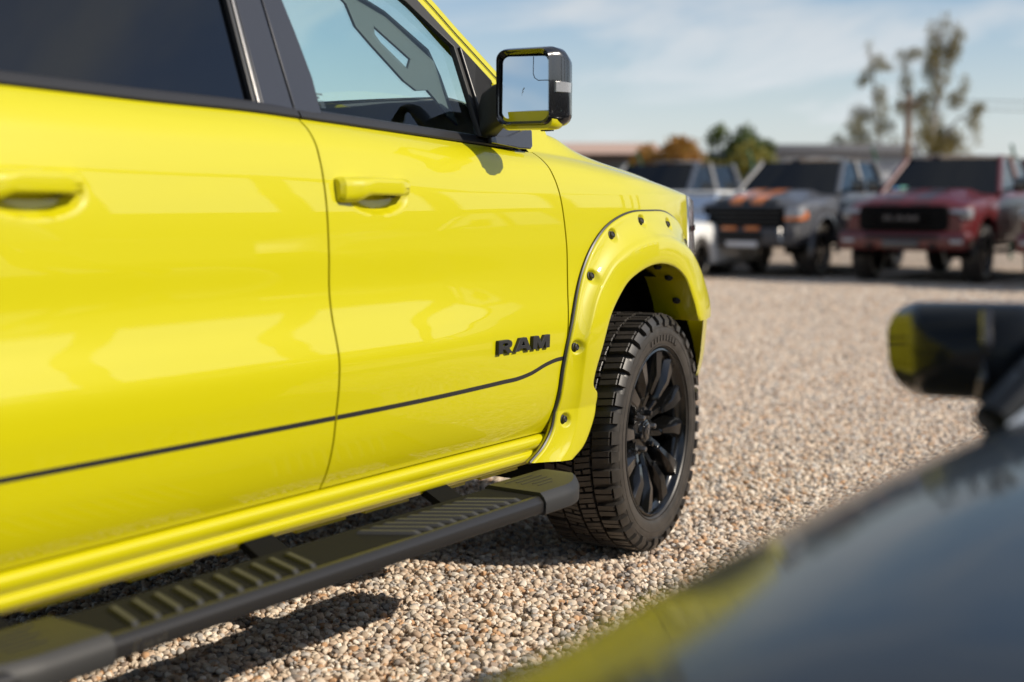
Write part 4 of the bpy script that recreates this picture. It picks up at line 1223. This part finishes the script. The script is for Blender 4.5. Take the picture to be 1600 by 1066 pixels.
    # front end
    if style == 'raptor':
        bbox_obj('grille', (-.70, .70, 2.82, 2.95, .80, 1.13), M_under, t, .03)
        for k in range(4): bbox_obj('grille_bar', (-.64, .64, 2.945, 2.965, .84+k*.07, .865+k*.07), M_plastic, t, .006)
        bbox_obj('bumper', (-.95, .95, 2.70, 3.02, .50, .80), mat('grey_bumper', (.05,.05,.055), rough=.5), t, .06, 3)
        bbox_obj('lower_intake', (-.38, .38, 2.98, 3.035, .60, .74), M_gap, t, .01)
        for sx in (-1, 1):
            bbox_obj('headlamp', (min(sx*.70, sx*.96), max(sx*.70, sx*.96), 2.66, 2.915, .93, 1.10), M_lens, t, .03)
            bbox_obj('amber_marker', (min(sx*.70, sx*.965), max(sx*.70, sx*.965), 2.70, 2.925, .915, .965), M_amber, t, .01)
            bbox_obj('amber_marker', (min(sx*.94, sx*.985), max(sx*.94, sx*.985), 2.60, 2.72, .93, 1.05), M_amber, t, .01)
            bbox_obj('bumper_stripe', (min(sx*.07, sx*.32), max(sx*.07, sx*.32), 2.99, 3.03, .755, .815), M_orange, t, .008)
            V, F = tube([(sx*.66, 3.0, .78), (sx*.72, 3.03, .58)], .035, 6); mk('tow_hook', V, F, M_steel, t)
            for (ya, yb_, nn_) in ((1.35, 2.86, 14),):   # bonnet stripes
                V = []
                for i in range(nn_):
                    y = ya+(yb_-ya)*i/(nn_-1)
                    for x in (.06, .31): V.append((sx*x, y, float(ctr(y)) + .008 - (.01 if y > 2.8 else 0)))
                mk('bonnet_stripe', V, grid_faces(nn_, 2), M_orange, t)
            V = []
            for i in range(8):
                y = yA1+.04 - i*1.3/7; zz = zt-.03+.04*sin(pi*(i*.93+.6)/10.2)+.036
                for x in (.06, .31): V.append((sx*x, y, zz-.02*(x/.7)**2))
            mk('roof_stripe', V, grid_faces(8, 2), M_orange, t)
        bbox_obj('bonnet_panel', (-.55, .55, 2.35, 2.80, 1.10, 1.245), M_plastic, t, .04)
        for sx in (-1, 1): 
            V, F = box(min(sx*.06, sx*.31), max(sx*.06, sx*.31), 2.36, 2.806, 1.12, 1.249); bevel_obj(mk('bonnet_stripe', V, F, M_orange, t), .035)
        bbox_obj('number_plate', (-.30, .24, 3.03, 3.045, .49, .58), M_plate, t, .004)
    elif style == 'red':
        pr = rrect(0, .965, 1.34, .37, .10, 5)
        extrude_obj('grille', [pr], .10, lambda u, v, w: (u, 2.965 - .07*(u/.63)**2 + w, v), M_under, t, .012)
        for k in range(5): bbox_obj('grille_bar', (-.52, .52, 3.0, 3.03, .83+k*.055, .845+k*.055), M_under, t, .004)
        letters(-.26, .93, .52, .075, lambda u, v, w: (-u, 3.035 + w, v), .02, M_steel if False else M_trimg, t, 'grille_letter')
        bbox_obj('bumper', (-.97, .97, 2.66, 3.0, .50, .775), paint, t, .06, 3)
        bbox_obj('lower_intake', (-.55, .55, 2.97, 3.02, .66, .715), M_gap, t, .01)
        bbox_obj('plate_holder', (-.27, .27, 3.0, 3.03, .53, .64), M_trimg, t, .006)
        for sx in (-1, 1):
            bbox_obj('headlamp', (min(sx*.64, sx*.955), max(sx*.64, sx*.955), 2.62, 2.88, .95, 1.10), M_lens, t, .03)
            bbox_obj('headlamp_bezel', (min(sx*.70, sx*.93), max(sx*.70, sx*.93), 2.86, 2.90, 1.015, 1.035), M_gap, t, .004)
            bbox_obj('fog_lamp', (min(sx*.72, sx*.90), max(sx*.72, sx*.90), 2.90, 3.01, .60, .66), M_lens, t, .01)
            V, F = tube([(sx*.42, 3.01, .56), (sx*.52, 3.02, .56)], .035, 8); mk('tow_hook', V, F, M_gap, t)
            V = []
            for i in range(12):
                y = 1.35+1.45*i/11
                for x in (.10, .36): V.append((sx*x, y, float(ctr(y)) + .006 - (.01 if y > 2.8 else 0)))
            mk('bonnet_stripe', V, grid_faces(12, 2), mat('dark_stripe', (.03,.012,.014), rough=.4, coat=.6), t)
        f = extrude_obj('windscreen_sticker', [rrect(0, 0, .17, .075, .01)], .004, lambda u, v, w: (.56+u, 1.215-v*1.25+w, 1.415+v), M_sticker, t)
        f = extrude_obj('windscreen_sticker', [rrect(0, 0, .09, .065, .01)], .004, lambda u, v, w: (.70+u, 1.20-v*1.25+w, 1.41+v), M_sticker2, t)
    else:
        bbox_obj('grille', (-.66, .66, 2.82, 2.93, .80, 1.12), M_under, t, .03)
        bbox_obj('bumper', (-.95, .95, 2.66, 3.0, .50, .79), mat('grey_bumper', (.05,.05,.055), rough=.5), t, .06, 3)
        for sx in (-1, 1):
            bbox_obj('headlamp', (min(sx*.66, sx*.95), max(sx*.66, sx*.95), 2.62, 2.90, .90, 1.10), M_lens, t, .03)
    return t
M_grey = mat('slate_grey_paint', (.07, .073, .084), rough=.45, coat=.6)
M_blue = mat('steel_blue_paint', (.05, .058, .078), rough=.45, coat=.6)
M_red = mat('deep_red_paint', (.09, .002, .005), rough=.45, coat=.6)
GR = 'pickups parked in a row across the yard'
bg_pickup((-10.30, 19.75, 0), 'plain slate blue pickup parked beside the orange-striped one', M_blue, 'dark', GR)
bg_pickup((-7.28, 19.55, 0), 'grey pickup with orange racing stripes on bonnet and roof', M_grey, 'raptor', GR)
bg_pickup((-4.50, 19.35, 0), 'deep red pickup with a green and blue sticker in its windscreen', M_red, 'red', GR)
tr = bg_pickup((-1.72, 19.05, 0), 'deep red pickup at the end of the row with bare windscreen', M_red, 'red', GR)
for ch in list(tr.children):
    if ch.name.startswith('windscreen_sticker'): bpy.data.objects.remove(ch)

# white hatchback half hidden behind the lime pickup's nose
wc = tag(empty('white_car', (-8.62, 17.2, 0), pi), 'white car whose bumper corner shows past the lime pickup nose', 'car')
hw2 = spl([-2.0,-1.6,0,1.2,1.7,1.95,2.05], [.70,.86,.89,.88,.82,.70,.55]); c2 = spl([-2.0,-1.7,0,.9,1.4,1.8,1.95,2.05], [.7,.92,.95,.93,.88,.76,.66,.5])
V = []; ys = np.linspace(-2.0, 2.05, 60); cnt = 0
for y in ys:
    w, c = float(hw2(y)), float(c2(y))
    b = .20 + .0
    for cc in (1.25, -1.25):
        q = 1-((y-cc)/.36)**2
        if q > 0: b = max(b, .30+.36*sqrt(q))
    s = resample([(w*.9, b), (w*.98, b+.03), (w, b+(c-b)*.45), (w*.97, c-.1), (w*.90, c-.02), (w*.8, c), (w*.4, c+.03), (0, c+.035)], 16)
    V += [(x, y, z) for x, z in s] + [(-x, y, z) for x, z in s[::-1][1:]]; cnt = 31
mk('body', V, grid_faces(60, cnt) + [tuple(range(cnt)), tuple(59*cnt+k for k in range(cnt))[::-1]], M_white, wc, 40)
V = []
for i, (y, z, hh) in enumerate(((.95, .92, .80), (.2, 1.40, .60), (-1.2, 1.43, .60), (-1.75, .95, .76))):
    V += [(-hh, y, z), (hh, y, z)]
mk('cabin_glass', V + [], [(0, 1, 3, 2), (4, 5, 7, 6), (0, 2, 4, 6), (1, 7, 5, 3)], M_glass_t, wc, None)
bbox_obj('roof', (-.62, .62, -1.22, .22, 1.40, 1.46), M_white, wc, .03)
for i, (x, y) in enumerate(((.87, 1.25), (-.87, 1.25), (.87, -1.25), (-.87, -1.25))):
    w = copy_tree(cw); w.parent = wc; w.location = (x, y, .325); w.rotation_euler = (0, 0, 0 if x > 0 else pi)
for sx in (-1, 1): bbox_obj('headlamp', (min(sx*.55, sx*.80), max(sx*.55, sx*.80), 1.66, 1.92, .60, .70), M_lens, wc, .02)

# ================================================================== trees and shrubs
def leaf_mat(name, c1, c2):
    m = bpy.data.materials.new(name); m.use_nodes = True; t = m.node_tree; p = bsdf(m)
    gi = t.nodes.new('ShaderNodeNewGeometry'); rp = t.nodes.new('ShaderNodeValToRGB')
    rp.color_ramp.elements[0].color = (*c1, 1); rp.color_ramp.elements[1].color = (*c2, 1)
    t.links.new(gi.outputs['Random Per Island'], rp.inputs[0]); t.links.new(rp.outputs[0], p.inputs['Base Color'])
    p.inputs['Roughness'].default_value = .6
    tl = t.nodes.new('ShaderNodeBsdfTranslucent'); t.links.new(rp.outputs[0], tl.inputs[0])
    mx = t.nodes.new('ShaderNodeMixShader'); mx.inputs[0].default_value = .3
    t.links.new(p.outputs[0], mx.inputs[1]); t.links.new(tl.outputs[0], mx.inputs[2])
    t.links.new(mx.outputs[0], t.nodes['Material Output'].inputs[0]); return m
M_bark = mat('bark', (.10, .085, .07), rough=.9, bump=(14, .5, .02))
M_birch = mat('birch_bark', (.30, .28, .25), rough=.9, vary=(9, .6))
L_birch = leaf_mat('birch_leaves', (.14, .12, .03), (.26, .20, .055))
L_dark = leaf_mat('dark_green_leaves', (.055, .085, .022), (.12, .155, .035))
L_aut = leaf_mat('autumn_leaves', (.28, .18, .03), (.42, .19, .04))
L_olive = leaf_mat('olive_leaves', (.17, .17, .03), (.30, .25, .04))
L_bright = leaf_mat('bright_green_leaves', (.16, .21, .04), (.26, .31, .05))
def crown_mesh(name, clumps, n, size, m, parent, droop=0.0):
    """clumps: (centre, radii, share); leaf faces are spread through each clump's volume"""
    V = []; F = []; tot = sum(c[2] for c in clumps)
    for c, r, sh in clumps:
        for _ in range(int(n * sh / tot)):
            d = rng.normal(size=3); d /= np.linalg.norm(d); q = rng.random() ** (1 / 2.2)
            p = np.array(c) + d * np.array(r) * q * (1 + .25 * rng.normal() * .4)
            p[2] -= droop * abs(rng.normal()) * r[2]
            s = size * rng.uniform(.6, 1.3); a = rng.normal(size=3); a /= np.linalg.norm(a); b = np.cross(a, rng.normal(size=3)); b /= np.linalg.norm(b)
            k = len(V); V += [tuple(p + a * s), tuple(p + b * s * .6), tuple(p - a * s), tuple(p - b * s * .6)]; F.append((k, k+1, k+2, k+3))
    return mk(name, V, F, m, parent, None)
def limb(p0, p1, r0, r1, bend=.1, n=7):
    p0 = np.array(p0, float); p1 = np.array(p1, float); o = rng.normal(size=3) * bend * np.linalg.norm(p1 - p0); P = []; R = []
    for i in range(n):
        t = i / (n - 1); P.append(tuple(p0 + (p1 - p0) * t + o * sin(pi * t) * .5)); R.append(r0 + (r1 - r0) * t)
    return tube(P, R, 7)
def shrub(name, loc, clumps, n, size, m, label, cat='shrub', h=1.0):
    t = tag(empty(name, loc, radians(34.7)), label, cat)
    parts = [limb((rng.normal()*.1, rng.normal()*.1, 0), (c[0][0]*.8, c[0][1]*.8, c[0][2]), .06, .015) for c in clumps]
    V, F = join(parts); mk('stem', V, F, M_bark, t)
    crown_mesh('crown', clumps, n, size, m, t); return t
def fan(k, w, d, zlo, zhi, rlo, rhi):
    return [((rng.uniform(-w, w), rng.uniform(-d, d), rng.uniform(zlo, zhi)), tuple(rng.uniform(rlo, rhi, 3)), 1.0) for _ in range(k)]
# positions along the far side of the yard, in metres from the pickup
shrub('autumn_shrub', (-14.35, 28.15, 0), fan(26, 1.05, .8, .8, 2.6, .4, .6), 15000, .07, L_aut, 'rust and yellow autumn shrub beside the dark green tree')
shrub('olive_shrub', (-13.5, 29.2, 0), fan(22, 1.05, .7, .8, 2.4, .4, .6), 13000, .075, L_olive, 'olive and yellow shrub below the dark green tree')
dt = tag(empty('leafy_tree', (-14.6, 31.6, 0)), 'dark green bushy tree rising above the autumn shrubs', 'tree')
cl = fan(34, .85, .8, 1.2, 2.9, .25, .5) + [((1.0, 0, 2.3), (.35, .4, .45), .6), ((-.5, 0, 3.15), (.4, .4, .4), .8), ((.3, .1, 3.2), (.35, .4, .35), .7), ((1.2, 0, 1.7), (.4, .5, .6), .8)]
V, F = join([limb((0, 0, 0), (.1, 0, 2.4), .13, .07)] + [limb((.05, 0, 1.2), c[0], .06, .015) for c in cl]); mk('trunk', V, F, M_bark, dt)
crown_mesh('crown', cl, 14000, .075, L_dark, dt, droop=.15)
shrub('conifer_bush', (-16.6, 29.0, 0), [((0, 0, .6 + .35 * k), (.55 - .07 * k, .5 - .06 * k, .4), 1) for k in range(5)], 5000, .05, L_bright, 'bright green bush between the pickup bonnet and the slate truck')

# tall thin birch in two leaders; local x runs across the view, z is height
bt_ = tag(empty('birch_tree', (-14.1, 45.4, 0), radians(34.7)), 'tall sparse birch tree with thin autumn foliage behind the pole', 'tree')
lim = []; cl = []
def leader(pts, r0):
    for a, b in zip(pts[:-1], pts[1:]):
        lim.append(limb(a, b, r0 * .95, r0 * .72, .04)); r0 *= .72
leader([(.55, 0, 0), (.75, 0, 2.2), (.95, 0, 4.4), (1.0, 0, 6.2), (1.1, 0, 7.6)], .16)
leader([(.95, 0, 4.4), (1.4, .1, 5.8), (1.6, .1, 7.3)], .07)
leader([(.5, 0, .8), (-.9, 0, 2.6), (-1.25, 0, 4.6), (-1.5, 0, 6.8)], .10)
leader([(.7, 0, 2.4), (-.05, 0, 4.3), (-.2, 0, 6.4)], .06)
leader([(.85, 0, 2.9), (1.8, 0, 4.3), (2.5, 0, 4.6), (2.3, 0, 3.4)], .06)
for x, z, rx, rz, sh in ((1.13,7.80,.22,.35,.5),(.77,7.54,.22,.35,.5),(1.03,7.1,.32,.4,1.1),(1.61,7.34,.25,.4,1.1),(1.56,6.9,.3,.35,1.1),(1.45,6.6,.25,.3,.7),(.77,6.6,.32,.35,1.0),(.1,6.7,.3,.2,.6),(-.31,6.65,.25,.2,.4),(.87,6.2,.33,.4,1.3),(-.2,6.1,.25,.4,.5),(-.1,5.6,.25,.35,.7),(1.37,6.1,.15,.4,.5),(.98,5.55,.25,.4,.9),(.57,5.1,.32,.28,1.3),(1.92,5.6,.16,.3,.6),(1.78,5.1,.3,.28,1.2),(2.52,4.7,.25,.22,.8),(2.3,4.3,.25,.3,.7),(2.4,3.8,.12,.4,.4),(2.36,3.2,.18,.25,.4),(-.26,4.8,.3,.3,.9),(.33,4.6,.35,.3,1.1),(1.08,4.4,.35,.35,1.0),(.9,3.9,.4,.35,1.0),(.48,3.8,.3,.4,.9),(1.27,3.8,.4,.35,1.3),(1.78,3.7,.4,.35,1.5),(.98,3.3,.45,.35,1.5),(1.6,3.3,.4,.35,1.5),(1.2,2.8,.5,.4,1.2),(-1.51,6.9,.14,.35,.25),(-1.3,6.36,.28,.28,.8),(-1.6,6.0,.22,.28,.6),(-1.8,5.7,.2,.2,.4),(-.86,6.2,.16,.12,.3),(-1.15,5.25,.25,.32,.9),(-1.06,4.7,.2,.35,.7),(-1.5,4.5,.28,.25,.8),(-1.85,4.6,.25,.25,.6),(-2.04,4.1,.3,.28,.9),(-1.7,3.75,.4,.28,1.0),(-2.4,3.6,.3,.2,.6),(-.72,4.1,.3,.3,.8),(-1.2,4.0,.2,.3,.4),(-1.44,3.35,.45,.25,.8),(-2.1,3.2,.5,.3,.8),(-.5,3.4,.3,.4,.5),(-.1,3.0,.4,.4,.6)):
    cl.append(((x, rng.normal() * .3, z), (rx * 1.35, .4, rz * 1.35), sh * (rx + .1)))
V, F = join(lim); mk('trunk', V, F, M_birch, bt_)
crown_mesh('crown', cl, 19000, .046, L_birch, bt_, droop=.2)

# wooden utility pole with wires
M_pole = mat('weathered_wood', (.20, .13, .085), rough=.9, vary=(6, .3))
pole = tag(empty('utility_pole', (-11.5, 37.5, 0)), 'brown wooden utility pole standing before the birch tree', 'utility pole')
V, F = tube([(0, 0, 0), (0, 0, 2.2), (0, 0, 4.65)], [.12, .11, .09], 12); mk('post', V, F, M_pole, pole)
V, F = tube([(0, 0, 4.60), (0, 0, 4.75)], [.10, .07], 10); mk('pole_cap', V, F, M_gap, pole)
V, F = box(-.35, .35, -.05, .05, 4.25, 4.35); mk('cross_arm', V, F, M_pole, pole)
for x in (-.3, .3):
    V, F = tube([(x, 0, 4.35), (x, 0, 4.45)], .03, 6); mk('insulator', V, F, M_trimg, pole)
for k, zo in enumerate((4.45, 4.2)):
    P = [(-11.5 + 40 * q / 16, 37.5 + 6 * q / 16, zo - .9 * (1 - (2 * q / 16 - 1) ** 2) + .4 * q / 16) for q in range(17)]
    V, F = tube(P, .012, 5); tag(mk('power_line', V, F, M_gap), ['upper thin dark wire strung from the wooden utility pole', 'lower thin dark wire strung from the wooden utility pole'][k], 'wire', 'wires from the pole')

# ================================================================== low buildings and fence
M_wallg = mat('grey_cladding', (.34, .35, .38), rough=.7, bump=(40, .2, .01))
M_roofg = mat('dark_roof_edge', (.14, .145, .16), rough=.7)
M_beige = mat('beige_render', (.55, .42, .30), rough=.85, vary=(3, .15))
M_tile = mat('pale_red_roof', (.48, .33, .26), rough=.8)
M_wdark = mat('dark_window', (.02, .022, .025), rough=.2)
b1 = tag(empty('long_shed', (-15.2, 41.9, 0), radians(34.7)), 'long low grey shed with flat dark roof edge behind the trucks', 'building')
bbox_obj('wall', (-3.6, 2.4, 0, 8, 0, 2.95), M_wallg, b1, .02); bbox_obj('roof', (-3.7, 2.5, -.3, 8.2, 2.95, 3.28), M_roofg, b1, .02)
for k in range(3): bbox_obj('window', (-3.2 + k * 1.9, -2.0 + k * 1.9, -.03, .02, 1.2, 2.0), M_wdark, b1, .01)
b2 = tag(empty('beige_hut', (-12.6, 43.6, 0), radians(34.7)), 'small beige rendered hut beside the grey shed', 'building')
bbox_obj('wall', (-.55, .75, 0, 2, 0, 2.75), M_beige, b2, .02); bbox_obj('roof', (-.65, .85, -.2, 2.2, 2.75, 2.9), M_roofg, b2, .02)
bbox_obj('door', (-.3, .4, -.03, .02, 0, 2.0), M_pole, b2, .01)
b3 = tag(empty('tiled_house', (-23.6, 32.8, 0), radians(34.7)), 'low house with pale red roof beyond the autumn shrub', 'building')
bbox_obj('wall', (-6, 5, 0, 6, 0, 2.85), mat('dark_wall', (.10, .09, .085), rough=.8), b3, .02)
V = [(-6.4, -.5, 2.85), (5.4, -.5, 2.85), (5.4, 6.5, 2.85), (-6.4, 6.5, 2.85), (-6.4, 3, 3.35), (5.4, 3, 3.35)]
mk('roof', V, [(0, 1, 5, 4), (2, 3, 4, 5), (1, 2, 5), (3, 0, 4), (0, 3, 2, 1)], M_tile, b3, None)
for k in range(4): bbox_obj('window', (-4.5 + 2.4 * k, -3.4 + 2.4 * k, -.03, .02, .9, 1.9), M_wdark, b3, .01)
# arched hall seen through the pickup's glass
b4 = tag(empty('arched_hall', (-36.0, 42.6, 0), radians(34.7)), 'pale green arched hall seen through the pickup windows', 'building')
V = []
for i in range(2):
    for k in range(25):
        a = pi * k / 24; V.append((-3.2 * cos(a), 16 * i, 5.75 * sin(a) ** .7))
mk('shell', V, grid_faces(2, 25) + [tuple(range(25)), tuple(range(49, 24, -1))], mat('pale_green_sheet', (.20, .27, .24), rough=.6, bump=(6, .3, .03)), b4, 40)
bbox_obj('hall_door', (-1.8, 1.8, -.05, .02, 0, 3.2), M_wallg, b4, .02)
# green mesh fence behind the row
M_fence = mat('green_fence_steel', (.02, .12, .075), rough=.5)
fen = tag(empty('mesh_fence', (-12, 26.5, 0)), 'green steel post and wire fence behind the parked pickups', 'fence')
for k in range(14):
    V, F = tube([(-15.3 + 3.12 * k, 0, 0), (-15.3 + 3.12 * k, 0, 2.25), (-15.3 + 3.12 * k, -.25, 2.5)], .035, 8); mk('post', V, F, M_fence, fen)
for k in range(9):
    V, F = tube([(-15.3, 0, .2 + .25 * k), (25.2, 0, .2 + .25 * k)], .006, 4); mk('wire', V, F, M_fence, fen)
M_hedge = leaf_mat('hedge_leaves', (.02, .035, .012), (.05, .07, .02))
far = crown_mesh('far_trees', [((-95 + 9 * k, 130 + rng.uniform(-6, 6), 1.0), (7, 4, rng.uniform(1.2, 2.6)), 1) for k in range(22)], 16000, .35, M_hedge, None)
far['kind'] = 'stuff'; far['label'] = 'far dark line of trees along the horizon'; far['category'] = 'trees'

# two more pickups added out of frame: only their reflections show, in the lime doors
for k, (x, y, rz) in enumerate(((7.2, 1.2, pi), (7.3, 8.4, pi))):
    c = bg_pickup((x, y, 0), ['slate blue pickup mirrored in the lime rear door', 'slate blue pickup mirrored in the lime front door'][k], M_blue, 'dark', 'pickups across the lane')
    c.rotation_euler = (0, 0, rz)

hd = crown_mesh('border_hedge', [((21 + rng.uniform(-.6, .6), -8 + 1.5 * k, 1.1), (1.2, 1.3, rng.uniform(1.2, 2.3)), 1) for k in range(38)], 30000, .16, M_hedge, None)  # hedge added out of view to darken the band mirrored in the doors
hd['kind'] = 'stuff'; hd['label'] = 'dark hedge line mirrored in the lime pickup doors'; hd['category'] = 'hedge'

# canopy added out of view so posts and a beam mirror in the doors
cf = tag(empty('canopy_frame', (10.0, 6.0, 0)), 'open steel canopy whose posts are mirrored in the lime doors', 'canopy')
M_can = mat('brown_steel', (.10, .08, .065), rough=.6)
for k in range(12):
    V, F = box(-.16, .16, -17 + 3.3 * k - .16, -17 + 3.3 * k + .16, 0, 5.0); mk('post', V, F, M_can, cf)
V, F = box(-.15, .15, -17.4, 19.6, 5.0, 5.16); mk('beam', V, F, M_can, cf)
V, F = box(-.12, .12, -17.2, 19.4, 0, 2.7); mk('low_wall', V, F, M_can, cf)

for o in scene.objects:                              # settle everything that stands on the gravel surface
    if o.parent is None and 'category' in o and o.get('kind') is None and o not in (truck, car) and o.name.split('.')[0] != 'power_line':
        o.location.z -= .03
